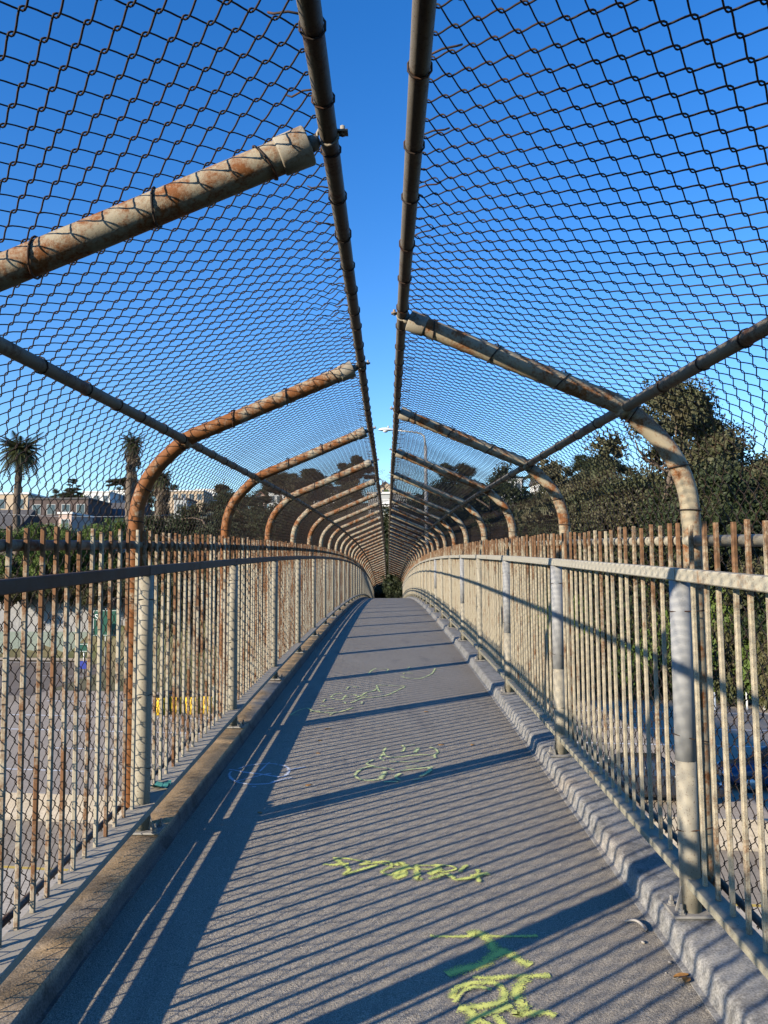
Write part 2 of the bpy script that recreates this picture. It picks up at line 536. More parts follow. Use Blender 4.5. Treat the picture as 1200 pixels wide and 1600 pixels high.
# ------------------------------------------------------------------ arch curve
ARCH = [(1.210, .06), (1.210, .5), (1.210, 1.0), (1.210, 1.38), (1.209, 1.50), (1.200, 1.62), (1.166, 1.726), (1.113, 1.812), (1.032, 1.896), (.945, 1.966), (.80, 2.028), (.60, 2.112), (.37, 2.209), (.13, 2.310)]


def catmull(P, per=8):
    P = [Vector((p[0], 0, p[1])) for p in P]
    out = []
    for i in range(len(P) - 1):
        p0 = P[max(i - 1, 0)]; p1 = P[i]; p2 = P[i + 1]; p3 = P[min(i + 2, len(P) - 1)]
        for k in range(per):
            t = k / per
            out.append(.5 * ((2 * p1) + (-p0 + p2) * t + (2 * p0 - 5 * p1 + 4 * p2 - p3) * t * t + (-p0 + 3 * p1 - 3 * p2 + p3) * t ** 3))
    out.append(P[-1])
    return out


ARC = catmull(ARCH, 6)
AR = .0365


def arch_at_z(z):
    for a, b in zip(ARC[:-1], ARC[1:]):
        if a.z <= z <= b.z:
            t = (z - a.z) / (b.z - a.z + 1e-9)
            p = a.lerp(b, t); d = (b - a).normalized()
            return p, d
    return ARC[-1], (ARC[-1] - ARC[-2]).normalized()


RIDGE = {-1: .088, 1: .104}


def side_arc(sd):
    """arch centre line for one side (sd=-1 left, +1 right), its end stopping just short of the ridge rail"""
    pts = [Vector((p.x * sd, 0, p.z)) for p in ARC]
    return pts


def ring_pts(c, d, r, n=14, tilt=0.0):
    d = Vector(d).normalized()
    a = Vector((0, 1, 0)) if abs(d.y) < .9 else Vector((1, 0, 0))
    u = d.cross(a).normalized(); v = d.cross(u)
    return [Vector(c) + (u * cos(2 * pi * k / n) + v * sin(2 * pi * k / n)) * r + d * (tilt * r * cos(2 * pi * k / n)) for k in range(n)]


ARCH_DATA = {}
for sd in (-1, 1):
    pts = side_arc(sd)
    m = MB(); m.tube(pts, AR, 16)
    e, e2 = pts[-1], pts[-2]
    d = (e - e2).normalized()
    pipe = m.data('bent_pipe', M['arch_pipe'])
    c = MB()
    c.tube([e - d * .070, e - d * .068, e - d * .066, e - d * .002, e + d * .001, e + d * .002], [.038, .0405, .0412, .0425, .0405, .020], 18)
    # lug that hooks the ridge rail
    q = e + d * .004
    c.tube([q - d * .004, q + d * .012, q + d * .020], [.020, .017, .012], 8)
    cap = c.data('end_cap', M['cap'])
    b = MB()
    rx = RIDGE[sd] * sd
    b.tube(ring_pts((rx, 0, 2.332), (0, 1, 0), .0235, 14), .0035, 6, closed=True)
    b.box(min(rx - sd * .02, rx - sd * .045), max(rx - sd * .02, rx - sd * .045), -.011, .011, 2.336, 2.341)
    b.tube([(rx - sd * .033, 0, 2.331), (rx - sd * .033, 0, 2.353)], .006, 6)
    band = b.data('rail_band', M['cap'])
    ties = []
    for zz, tl in ((1.72, .25), (1.93, -.1), (2.06, .5), (2.17, .35), (2.27, -.3), (1.55, .1)):
        p, dd = arch_at_z(zz)
        t = MB(); p2 = Vector((p.x * sd, 0, p.z)); d2 = Vector((dd.x * sd, 0, dd.z))
        t.tube(ring_pts(p2, d2, AR + .0035, 16, tl), .0027, 5, closed=True)
        out = Vector((-d2.z, 0, d2.x)) * (-1 if (-d2.z * sd) < 0 else 1)
        q0 = p2 + out * (AR + .004)
        t.tube([q0, q0 + out * .010 + Vector((0, .018, 0)), q0 + out * .012 + Vector((0, .04, 0)) + d2 * .012], .0024, 5)
        ties.append(t.data('tie_wire', M['tie']))
    cl = MB()
    pm, dm = arch_at_z(1.950)
    cl.tube([Vector((pm.x * sd, 0, pm.z)) - Vector((dm.x * sd, 0, dm.z)) * .018, Vector((pm.x * sd, 0, pm.z)) + Vector((dm.x * sd, 0, dm.z)) * .018], AR + .004, 16)
    collar = cl.data('rail_collar', M['arch_pipe'])
    ARCH_DATA[sd] = (pipe, cap, band, ties, collar)

SIDE = {-1: 'left', 1: 'right'}
LOOK = {-1: 'rust blotched', 1: 'pale weathered'}


def ypost(sd, n):
    return (YL1 if sd < 0 else YR1) + S * (n - 1)


NFIRST = -2
for sd in (-1, 1):
    for n in range(NFIRST, NMAX + 1):
        y = ypost(sd, n)
        if y > YEND: continue
        y += .045 if n != 0 else -.012
        t = empty('canopy_arch', (0, y, prof(y)))
        # first arch in view: n=0 on the left, n=1 on the right
        k = n if sd < 0 else n - 1
        if k < 0:
            lab = '%s bent pipe arch standing behind the viewpoint, %s back on the %s railing' % (LOOK[sd], ORD[-k - 1], SIDE[sd])
        elif n == 0:
            lab = 'thick rust blotched pipe arch nearest overhead on the left, its cap at the ridge rail'
        elif n == 1 and sd < 0:
            lab = 'orange rusty bent pipe arch, the nearest standing whole at the left railing'
        elif n == 1:
            lab = 'pale bent pipe arch nearest on the right, seamed along its curve'
        else:
            lab = '%s bent pipe arch over the %s railing, %s along from the viewpoint' % (LOOK[sd], SIDE[sd], ORD[k])
        tag(t, lab, 'pipe arch', 'bent pipe arches of the walkway cage')
        pipe, cap, band, ties, collar = ARCH_DATA[sd]
        bp = obj('bent_pipe', pipe, t); obj('end_cap', cap, t)
        bp['rust'] = ({0: .02, 1: .10, 2: .075, 3: .04, 4: .0, 5: .05}.get(n, random.uniform(-.03, .05)) if sd < 0 else
                      {1: -.03, 2: .03, 3: .045}.get(n, random.uniform(-.03, .04)))
        if n <= 14:
            obj('rail_band', band, t); obj('rail_collar', collar, t)
        if n <= 8:
            for tm in ties:
                obj('tie_wire', tm, t, loc=(0, 0, 0))

# ------------------------------------------------------------------ posts
POST_DATA = {}
for sd in (-1, 1):
    m = MB(); m.tube([(sd * HALF, 0, z) for z in (.083, .3, .66, .96, 1.284)], .0375, 18)
    lower = m.data('post_pipe', M['post_pipe'])
    m = MB(); m.tube([(sd * HALF, 0, z) for z in (.62, .95, 1.2835)], .0382, 18)
    sleeve = m.data('post_pipe', M['post_grey'])
    m = MB(); m.tube([(sd * HALF, 0, z) for z in (.083, .3, .64)], .0375, 18); low2 = m.data('post_pipe', M['post_pipe'])
    p = MB()
    xa, xb = sorted((sd * (1.060 if sd > 0 else 1.043), sd * 1.235))
    p.bbox(xa, xb, -.062, .075, .0745, .085, .003)
    plate = p.data('base_plate', M['plate'], False)
    g = MB()
    x0, x1 = sd * 1.102, sd * 1.078
    V = [(x0, -.012, .0855), (x0, -.012, .172), (x1, -.012, .0855), (x0, -.004, .0855), (x0, -.004, .172), (x1, -.004, .0855)]
    g.add(V, [(0, 1, 2), (3, 5, 4), (0, 3, 4, 1), (1, 4, 5, 2), (2, 5, 3, 0)])
    gus = g.data('gusset', M['plate'], False)
    bo = MB()
    bo.lathe([(.017, .0855), (.017, .0885), (.0115, .089), (.0115, .100), (.0115, .1001), (.0062, .1005), (.0062, .118), (.005, .1195)], 6)
    bolt = bo.data('anchor_bolt', M['plate'], False)
    tw = []
    for zz, tl in ((.38, .5), (.70, -.7), (1.17, .1)):
        t = MB()
        c = Vector((sd * (HALF + .034), 0, zz))
        pts = []
        for k in range(20):
            a = 2 * pi * k / 20
            pts.append(c + Vector((sd * .0755 * cos(a), .041 * sin(a), tl * .022 * cos(a))))
        t.tube(pts, .0022, 5, closed=True)
        tw.append(t.data('tie_wire', M['tie']))
    POST_DATA[sd] = (lower, sleeve, low2, plate, gus, bolt, tw)
for sd in (-1, 1):
    lower, sleeve, low2, plate, gus, bolt, tw = POST_DATA[sd]
    for n in range(NFIRST, NMAX + 1):
        y = ypost(sd, n)
        if y > YEND: continue
        t = empty('railing_post', (0, y, prof(y)))
        if n < 1:
            lab = 'round steel railing post behind the viewpoint, %s back on the %s side' % (ORD[-n], SIDE[sd])
        elif n == 1:
            lab = ('round beige steel post nearest on the left, wired to the orange rusty arch' if sd < 0 else
                   'grey sleeved round steel post nearest on the right, two bolts at its foot')
        else:
            lab = 'round steel post holding the %s railing, %s along from the viewpoint' % (SIDE[sd], ORD[n - 1])
        tag(t, lab, 'post', 'round railing posts bolted to the kerbs')
        if n > 14:
            obj('post_pipe', lower, t); continue
        if sd > 0 and n in (1, 2, 3, 5, 8):
            obj('pipe', low2, t); obj('grey_sleeve', sleeve, t)
        else:
            obj('pipe', lower, t)
        obj('base_plate', plate, t); obj('gusset', gus, t)
        obj('anchor_bolt', bolt, t, loc=(sd * (1.090 if sd > 0 else 1.063), -.035, 0)); obj('anchor_bolt', bolt, t, loc=(sd * (1.083 if sd > 0 else 1.060), .045, 0))
        if n <= 7:
            for q in tw: obj('tie_wire', q, t)

# ------------------------------------------------------------------ railing panels
NP = 19


def picket_y(q):
    return max(.047, (q + .21) * S / NP)


PICK = {}
for sd in (-1, 1):
    var = []
    for v in range(6):
        m = MB()
        h = 1.497 + (v - 2.5) * .0035
        m.bbox(-.0078, .0078, -.0078, .0078, .207, h, .0026)
        me = m.data('picket', M['picket_left'] if sd < 0 else M['picket_right'])
        smooth_flat(me, 30)
        var.append(me)
    PICK[sd] = var


def rail_geo(sd, L):
    h = MB(); xa, xb = sorted((sd * 1.103, sd * 1.1475)); h.bbox(xa, xb, 0.0015, L - .0015, 1.284, 1.330, .004)
    b = MB(); xa, xb = (-1.180, -1.075) if sd < 0 else (1.114, 1.190); b.bbox(xa, xb, 0.0015, L - .0015, .176, .206, .003)
    u = MB(); u.tube([(sd * 1.1905, 0, 1.432), (sd * 1.1905, L, 1.432)], .0205, 10)
    lo = MB(); lo.tube([(sd * 1.247, 0, .183), (sd * 1.247, L, .183)], .0135, 8)
    return h, b, u, lo


RAIL = {}
for sd in (-1, 1):
    h, b, u, lo = rail_geo(sd, S)
    far = MB()
    for q in (h, b, u, lo):
        far.add(q.V, q.F, 0)
    fp = MB()
    for k in range(NP):
        yk = picket_y(k)
        fp.bbox(sd * 1.158 - .0078, sd * 1.158 + .0078, yk - .0078, yk + .0078, .207, 1.497, .0026)
    hm = M['handrail_left'] if sd < 0 else M['handrail_right']
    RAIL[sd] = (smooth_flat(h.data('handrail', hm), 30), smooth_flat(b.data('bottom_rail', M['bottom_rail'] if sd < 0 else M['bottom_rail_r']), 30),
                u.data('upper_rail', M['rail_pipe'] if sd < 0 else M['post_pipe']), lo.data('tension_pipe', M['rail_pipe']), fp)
    RAIL[sd, 'rust'] = smooth_flat(h.data('handrail', metal_rust('rusty_handrail_%d' % (sd + 1), (.075, .058, .047), (.10, .075, .058), (.075, .042, .026), (.07, .045, .03), .42, .6, 6, .6) if sd < 0 else  # left copy: rust brown, darkened as well for its shadow side
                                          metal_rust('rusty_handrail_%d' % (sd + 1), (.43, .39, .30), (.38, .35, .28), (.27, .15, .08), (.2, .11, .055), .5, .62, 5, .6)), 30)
    # a far panel: one mesh with its own slots
    fa = MB()
    for q, mi in ((h, 0), (b, 1), (u, 2), (lo, 2), (fp, 3)):
        fa.add(q.V, q.F, mi)
    RAIL[sd, 'far'] = smooth_flat(fa.data('picket_railing', [hm, M['bottom_rail'] if sd < 0 else M['bottom_rail_r'], M['rail_pipe'], M['picket_left'] if sd < 0 else M['picket_right']]), 30)

NEAR_BAYS = 9
for sd in (-1, 1):
    hand, bot, upr, ten, fp = RAIL[sd]
    for n in range(NFIRST, NMAX + 1):
        y = ypost(sd, n)                                # bay from post n to post n+1
        y2 = y + S
        if y2 > YEND + .6: continue
        ch = atan((prof(y2) - prof(y)) / S)
        j = n + 1 if sd < 0 else n + 1                   # bay 0 (n=0) is the first in view on both sides
        k = n
        if k < 0:
            lab = '%s picket railing panel behind the viewpoint, %s back on the %s side' % ('rusty' if sd < 0 else 'pale', ORD[-k - 1], SIDE[sd])
        elif k == 0:
            lab = ('rust brown picket railing panel nearest on the left, its handrail darkest' if sd < 0 else
                   'pale speckled picket railing panel nearest on the right, cut by the picture edge')
        else:
            lab = '%s picket railing panel on the %s side, %s bay along from the viewpoint' % ('rusty' if sd < 0 else 'pale', SIDE[sd], ORD[k])
        if n > NEAR_BAYS:
            o = obj('picket_railing', RAIL[sd, 'far'], None, (0, y, prof(y)), (ch, 0, 0))
            tag(o, lab, 'railing', 'picket railing panels along the walkway')
            continue
        t = empty('picket_railing', (0, y, prof(y)))
        tag(t, lab, 'railing', 'picket railing panels along the walkway')
        hr = obj('handrail', RAIL[sd, 'rust'] if n == 0 else hand, t, (0, 0, 0), (ch, 0, 0))
        obj('bottom_rail', bot, t, (0, 0, 0), (ch, 0, 0))
        obj('upper_rail', upr, t, (0, 0, 0), (ch, 0, 0))
        obj('tension_pipe', ten, t, (0, 0, 0), (ch, 0, 0))
        for q in range(NP):
            yk = picket_y(q)
            if sd < 0 and n == 1 and q == 5: yk += .028
            o = obj('picket', PICK[sd][random.randrange(6)], t, (sd * 1.158 + random.uniform(-.0015, .0015), yk, prof(y + yk) - prof(y) + random.uniform(-.003, .0)),
                    (random.uniform(-.004, .004), random.uniform(-.004, .004), random.uniform(-.12, .12)))

# ------------------------------------------------------------------ chain link
W = S / 60
T = 2 * W


def mesh_profile(sd):
    """outer skin of the cage: list of (x,z) with unit outward normals, arclength sampled"""
    pts = [(1.262, .115)]
    P = [Vector((p.x, 0, p.z)) for p in ARC]
    out = [Vector((1.262, 0, .140)), Vector((1.262, 0, .6)), Vector((1.262, 0, 1.1)), Vector((1.262, 0, 1.38))]
    for i in range(1, len(P) - 1):
        if P[i].z < 1.42 or P[i].x < RIDGE[sd] + .14: continue
        d = (P[i + 1] - P[i - 1]).normalized()
        nrm = Vector((d.z, 0, -d.x))
        f = min(1, (P[i].z - 1.42) / .3)
        off = AR + .0165 * (1 - f) + .008 * f
        out.append(P[i] + nrm * off)
    e = P[-1]
    end = Vector((RIDGE[sd] - .006, 0, 2.332 + .026))
    out.append(end)
    return out


def make_chain(sd, seed, damage=0.0, r=.00185, ns=4):
    rg = np.random.default_rng(seed)
    pr = mesh_profile(sd)
    L = [0.0]
    for a, b in zip(pr[:-1], pr[1:]): L.append(L[-1] + (b - a).length)
    L = np.array(L); X = np.array([p.x for p in pr]); Z = np.array([p.z for p in pr])
    tot = L[-1]
    nk = int(tot / (T / 2))
    us = np.array([0, .11, .27, .5, .73, .89])
    kk = np.repeat(np.arange(nk), 6); uu = np.tile(us, nk)
    tt = (kk + uu) * (tot / nk)
    tri = 1 - 2 * uu
    cs = np.cos(pi * uu)
    shape = .45 * tri + .55 * cs
    sgn = np.where(kk % 2 == 0, 1.0, -1.0)
    A = W / 2 + .0042
    dl = .0042
    wires = 60
    # low frequency sag, zero at the two ends of the bay
    ph = rg.uniform(0, 2 * pi, 8); am = rg.normal(0, 1, 8)
    fs = rg.uniform(.8, 3.2, 8)
    V = np.zeros((wires, len(tt), 3), np.float64)
    for i in range(wires):
        par = 1.0 if i % 2 == 0 else -1.0
        s0 = (i + .5) * W
        s = s0 + A * shape * sgn * par
        goingright = -sgn * par                    # +1 where the segment runs towards +s
        nn = dl * goingright * np.sin(pi * uu) ** .6
        t = tt.copy()
        win = np.sin(pi * np.clip(s / S, 0, 1))
        sag = np.zeros_like(t); st = np.zeros_like(t)
        for q in range(4):
            sag += am[q] * np.sin(2 * pi * fs[q] * t / tot + ph[q] + q * s / S * 3)
            st += am[q + 4] * np.sin(2 * pi * fs[q + 4] * t / tot + ph[q + 4] + q * s / S * 5)
        hold = np.sin(pi * np.clip(t / tot, 0, 1)) ** .5
        nn = nn + win * hold * sag * .0035
        s = s + win * hold * st * .004
        t = t + win * hold * st * .0025
        if damage:
            dm = np.exp(-((s - .62 * S) / .28) ** 2) * np.clip((t - tot + .32) / .32, 0, 1)
            t = t - damage * dm * .10 * (1 + .5 * np.sin(i * 2.3))
            nn = nn - damage * dm * .03 * (1 + np.sin(i * 1.7))
            s = s + damage * dm * .03 * np.sin(i * 3.1)
        x = np.interp(t, L, X); z = np.interp(t, L, Z)
        e = .02
        dx = np.interp(t + e, L, X) - np.interp(t - e, L, X); dz = np.interp(t + e, L, Z) - np.interp(t - e, L, Z)
        ln = np.hypot(dx, dz) + 1e-9
        nx, nz = dz / ln, -dx / ln
        V[i, :, 0] = (x + nx * nn) * sd
        V[i, :, 1] = s
        V[i, :, 2] = z + nz * nn
    m = len(tt)
    # tangents, frames
    tg = np.gradient(V, axis=1); tg /= np.linalg.norm(tg, axis=2, keepdims=True) + 1e-9
    ref = np.zeros_like(tg); ref[..., 0] = sd * .8; ref[..., 2] = .6
    # outward surface normal as reference
    u = np.cross(tg, ref); u /= np.linalg.norm(u, axis=2, keepdims=True) + 1e-9
    v = np.cross(tg, u)
    ring = np.stack([V + r * (u * cos(2 * pi * k / ns + .4) + v * sin(2 * pi * k / ns + .4)) for k in range(ns)], axis=2)
    VV = ring.reshape(-1, 3)
    base = (np.arange(wires)[:, None] * m + np.arange(m - 1)[None, :]).reshape(-1) * ns
    F = []
    for k in range(ns):
        k2 = (k + 1) % ns
        F.append(np.stack([base + k, base + k2, base + ns + k2, base + ns + k], axis=1))
    F = np.concatenate(F)
    return mesh_data('mesh_panel', VV, F, M['wire'], True)


CHAIN = {}
for sd in (-1, 1):
    CHAIN[sd] = [make_chain(sd, 3 + sd, 0), make_chain(sd, 20 + sd, 0), make_chain(sd, 40 + sd, 0)]
    CHAIN[sd, 'd'] = make_chain(sd, 77 + sd, .26 if sd < 0 else .12)
for sd in (-1, 1):
    f = empty('chain_link_fence', (0, ypost(sd, 1), prof(ypost(sd, 1))))
    tag(f, ('brown chain link netting curving over the left half of the walkway' if sd < 0 else
            'brown chain link netting curving over the right half of the walkway'), 'chain link fence', 'chain link netting over the walkway')
    for n in range(NFIRST, NMAX + 1):
        y = ypost(sd, n)
        if y + S > YEND + .6: continue
        ch = atan((prof(y + S) - prof(y)) / S)
        me = CHAIN[sd, 'd'] if n in ((-1, 0) if sd < 0 else (0,)) else CHAIN[sd][n % 3]
        obj('mesh_panel', me, f, (0, y - f.location.y, prof(y) - f.location.z), (ch, 0, 0))

# ------------------------------------------------------------------ ridge rails and shoulder rails
def long_rail(name, sd, x, z, r, mat, label, cat, wob, ringdir, ring_gap, tail):
    y0 = ypost(sd, NFIRST); y1 = min(ypost(sd, NMAX), YEND)
    t = empty(name, (0, YL1, prof(YL1)))
    tag(t, label, cat)
    ys = np.arange(y0, y1 + .01, S / 4)
    m = MB()
    m.tube([(x + wob * sin(y * 1.1 + sd) * .6 - t.location.x, y - t.location.y, z + prof(y) + wob * sin(y * .8) - t.location.z) for y in ys], r, 12)
    m.build('pipe', mat, t)
    rg = random.Random(5 + sd)
    rest = MB(); cnt = 0
    y = y0 + .1
    while y < y1:
        c = Vector((x + wob * sin(y * 1.1 + sd) * .6, y, z + prof(y) + wob * sin(y * .8)))
        k = rest if (y > 14.5 or y < .2) else MB()
        tl = rg.uniform(-.5, .5)
        k.tube(ring_pts(c - t.location, (0, 1, slope(y)), r + .003, 10, tl), .0024, 5, closed=True)
        a = c - t.location + Vector(tail) * (r + .003)
        b = a + Vector((sd * .05, rg.uniform(-.03, .05), -.004)) + Vector(tail) * .012
        k.tube([a, (a + b) / 2 + Vector(tail) * .006, b, b + Vector((sd * .012, .01, .01))], .0022, 5)
        if k is not rest:
            k.build('tie_wire', M['tie'], t); cnt += 1
        y += ring_gap * rg.uniform(.75, 1.25)
    o = rest.build('tie_wire', M['tie'], t); o['kind'] = 'stuff'
    return t


for sd in (-1, 1):
    long_rail('ridge_rail', sd, RIDGE[sd] * sd, 2.332, .0205, M['rail_pipe'],
              ('long straight ridge pipe edging the left netting beside the open sky slot' if sd < 0 else
               'long straight ridge pipe edging the right netting beside the open sky slot'), 'rail', .004, 1, .27, (sd * .5, 0, .86))
    long_rail('shoulder_rail', sd, .967 * sd, 1.952, .0205, M['rail_pipe'],
              ('dark pipe running along the bends of the left arches' if sd < 0 else
               'dark pipe running along the bends of the right arches'), 'rail', .002, 1, .36, (sd * .55, 0, .83))

# ------------------------------------------------------------------ spray paint on the deck
def stroke_mesh(strokes):
    """strokes: list of (pixels, width in metres)"""
    V = []; F = []; UV = []
    lift = .0025
    for pts, w in strokes:
        P = [on_deck(px, py, lift) for px, py in pts]
        lift += .0004
        Q = []
        n = len(P)
        if n > 2:
            for i in range(n - 1):
                p0 = P[max(i - 1, 0)]; p1 = P[i]; p2 = P[i + 1]; p3 = P[min(i + 2, n - 1)]
                for k in range(5):
                    t = k / 5
                    Q.append(.5 * ((2 * p1) + (p2 - p0) * t + (2 * p0 - 5 * p1 + 4 * p2 - p3) * t * t + (-p0 + 3 * p1 - 3 * p2 + p3) * t ** 3))
            Q.append(P[-1])
        else:
            Q = [P[0].lerp(P[1], k / 6) for k in range(7)]
        b = len(V)
        for i, p in enumerate(Q):
            d = Q[min(i + 1, len(Q) - 1)] - Q[max(i - 1, 0)]
            nrm = Vector((-d.y, d.x, 0)); nrm.normalize()
            for s_, vv in ((-.5, 0.0), (.5, 1.0)):
                q = p + nrm * (w * 1.28 * s_)
                V.append((q.x, q.y, prof(q.y) + (p.z - prof(p.y)))); UV.append((i * .1, vv))
        for i in range(len(Q) - 1):
            F.append((b + 2 * i, b + 2 * i + 1, b + 2 * i + 3, b + 2 * i + 2))
    return V, F, UV


def spray(strokes, mat, label):
    V, F, UV = stroke_mesh(strokes)
    me = mesh_data('spray_paint_tag', V, F, mat, True)
    ul = me.uv_layers.new(name='UVMap')
    for lp in me.loops:
        ul.data[lp.index].uv = UV[lp.vertex_index]
    o = obj('spray_paint_tag', me)
    tag(o, label, 'graffiti', 'spray paint scrawls on the deck')
    return o


# big tag at the bottom of the picture
spray([
    ([(672, 1462), (690, 1463), (720, 1463), (745, 1462), (790, 1463), (840, 1462)], .022),
    ([(732, 1460), (748, 1458), (764, 1470), (774, 1484), (790, 1487), (812, 1500), (830, 1508)], .052),
    ([(788, 1484), (770, 1495), (752, 1507), (726, 1514), (698, 1522)], .055),
    ([(738, 1526), (765, 1528), (800, 1525), (830, 1525), (860, 1524)], .034),
    ([(822, 1528), (812, 1538), (806, 1552), (812, 1566), (824, 1576)], .050),
    ([(706, 1560), (712, 1545), (730, 1537), (756, 1534), (778, 1538), (788, 1550), (786, 1562), (768, 1570), (738, 1573), (718, 1575)], .036),
    ([(716, 1574), (730, 1578), (740, 1588), (738, 1604)], .055),
    ([(742, 1588), (765, 1582), (785, 1576), (800, 1570)], .032),
    ([(772, 1586), (782, 1596), (790, 1606)], .034),
    ([(824, 1574), (806, 1584), (830, 1583), (850, 1582), (868, 1588)], .040),
    ([(745, 1592), (762, 1600), (775, 1608)], .03),
    ([(710, 1566), (722, 1550), (742, 1542), (768, 1545)], .020),
], M['spray_yellow'], 'bold yellow green spray tag on the deck nearest the viewer, cut by the bottom edge')
spray([
    ([(505, 1350), (520, 1351), (545, 1349)], .026),
    ([(524, 1342), (536, 1350), (545, 1359), (538, 1366), (556, 1361), (574, 1356), (590, 1351)], .028),
    ([(520, 1340), (540, 1341), (565, 1345), (578, 1346), (562, 1351), (590, 1348), (606, 1351)], .018),
    ([(582, 1347), (606, 1346), (612, 1353), (596, 1362), (612, 1367), (630, 1364)], .022),
    ([(618, 1352), (626, 1348), (632, 1356), (620, 1362), (618, 1372), (630, 1366), (632, 1351), (640, 1358)], .036),
    ([(604, 1355), (640, 1357), (672, 1358), (690, 1355)], .012),
    ([(650, 1350), (652, 1362), (651, 1373), (660, 1372)], .034),
    ([(648, 1352), (672, 1352), (700, 1352), (712, 1357), (700, 1361), (680, 1362)], .018),
    ([(684, 1350), (682, 1360), (670, 1366), (690, 1357)], .045),
    ([(670, 1373), (684, 1369), (696, 1365), (706, 1370), (712, 1374), (730, 1372), (752, 1368)], .030),
    ([(718, 1362), (724, 1355), (730, 1351)], .022),
    ([(735, 1368), (750, 1366), (764, 1364)], .032),
    ([(746, 1358), (747, 1368), (748, 1378)], .024),
], M['spray_yellow'], 'long scribbled yellow green spray tag lying across the deck in sunlight')
spray([
    ([(603, 1168), (599, 1175), (603, 1181), (614, 1183), (628, 1182), (645, 1180), (662, 1179), (676, 1180)], .020),
    ([(598, 1178), (594, 1184), (600, 1188)], .020),
    ([(628, 1164), (632, 1168), (630, 1173), (626, 1174)], .020),
    ([(632, 1166), (648, 1163)], .014),
    ([(654, 1169), (648, 1176)], .030), ([(648, 1169), (656, 1168)], .018),
    ([(671, 1167), (680, 1170), (684, 1175), (679, 1179), (680, 1184)], .022),
    ([(608, 1189), (630, 1190), (655, 1189), (672, 1188)], .014),
    ([(583, 1187), (575, 1191), (574, 1194), (586, 1197)], .020),
    ([(582, 1196), (568, 1200), (558, 1206), (555, 1212), (562, 1217), (574, 1219), (592, 1218)], .022),
    ([(582, 1198), (604, 1200), (616, 1203)], .020),
    ([(602, 1205), (598, 1211), (594, 1217)], .040),
    ([(626, 1208), (618, 1214), (626, 1219)], .028),
    ([(600, 1221), (622, 1221)], .022),
    ([(625, 1204), (648, 1201), (670, 1199), (676, 1198)], .022),
    ([(668, 1198), (672, 1203), (664, 1209), (656, 1213)], .032),
    ([(634, 1197), (655, 1197)], .012), ([(646, 1218), (656, 1216)], .018),
], M['spray_thin'], 'thin yellow green outline of two rounded loops just beyond a wide shadow band')
spray([
    ([(516, 1090), (522, 1085), (530, 1083), (536, 1084)], .022),
    ([(518, 1091), (534, 1093), (540, 1087), (552, 1085), (562, 1088), (574, 1086)], .024),
    ([(536, 1089), (546, 1089)], .026), ([(538, 1096), (540, 1099)], .022),
    ([(554, 1091), (564, 1087), (572, 1082), (584, 1079), (590, 1074)], .026),
    ([(588, 1070), (592, 1079), (596, 1081)], .022),
    ([(590, 1070), (610, 1071), (632, 1072), (624, 1077), (612, 1083), (600, 1087), (584, 1089), (568, 1090), (558, 1094), (548, 1098)], .022),
    ([(498, 1102), (510, 1103)], .024), ([(505, 1096), (508, 1092)], .02),
    ([(480, 1106), (492, 1111), (510, 1113), (526, 1113), (538, 1110), (552, 1105)], .024),
    ([(484, 1111), (500, 1111)], .03), ([(515, 1117), (524, 1112)], .018),
    ([(452, 1118), (466, 1110), (480, 1106)], .018), ([(450, 1117), (468, 1117)], .016),
    ([(541, 1077), (547, 1072), (560, 1074)], .018), ([(564, 1100), (566, 1096)], .016),
    ([(508, 1108), (522, 1107)], .018),
], M['spray_thin'], 'fish shaped yellow green spray scribble with loose strokes further along the deck')
spray([
    ([(576, 1053), (580, 1048), (588, 1044)], .024), ([(592, 1045), (606, 1045)], .016),
    ([(604, 1050), (607, 1045)], .02),
    ([(636, 1046), (640, 1042)], .02), ([(630, 1053), (634, 1051), (646, 1052)], .02),
    ([(626, 1056), (634, 1059), (646, 1060), (656, 1060), (668, 1056), (676, 1051), (680, 1044)], .024),
], M['spray_thin'], 'small faint yellow green arcs farthest along the deck')
spray([
    ([(358, 1202), (366, 1203), (380, 1206), (395, 1208), (412, 1210), (425, 1212), (440, 1214), (448, 1210), (452, 1203), (446, 1197), (436, 1195)], .024),
    ([(362, 1205), (358, 1210), (362, 1217), (372, 1222), (388, 1225), (405, 1225), (420, 1224), (430, 1221), (444, 1217), (456, 1215)], .022),
    ([(366, 1221), (380, 1218), (396, 1214), (412, 1210), (424, 1208)], .016),
    ([(372, 1201), (388, 1196), (402, 1194), (420, 1193), (434, 1194)], .018),
    ([(406, 1205), (414, 1197), (421, 1191)], .016), ([(448, 1203), (462, 1201), (478, 1198)], .022),
    ([(394, 1229), (400, 1229)], .016), ([(424, 1223), (432, 1220)], .03),
], M['spray_white'], 'white spray swirl half in the dark shadow strip by the left kerb')

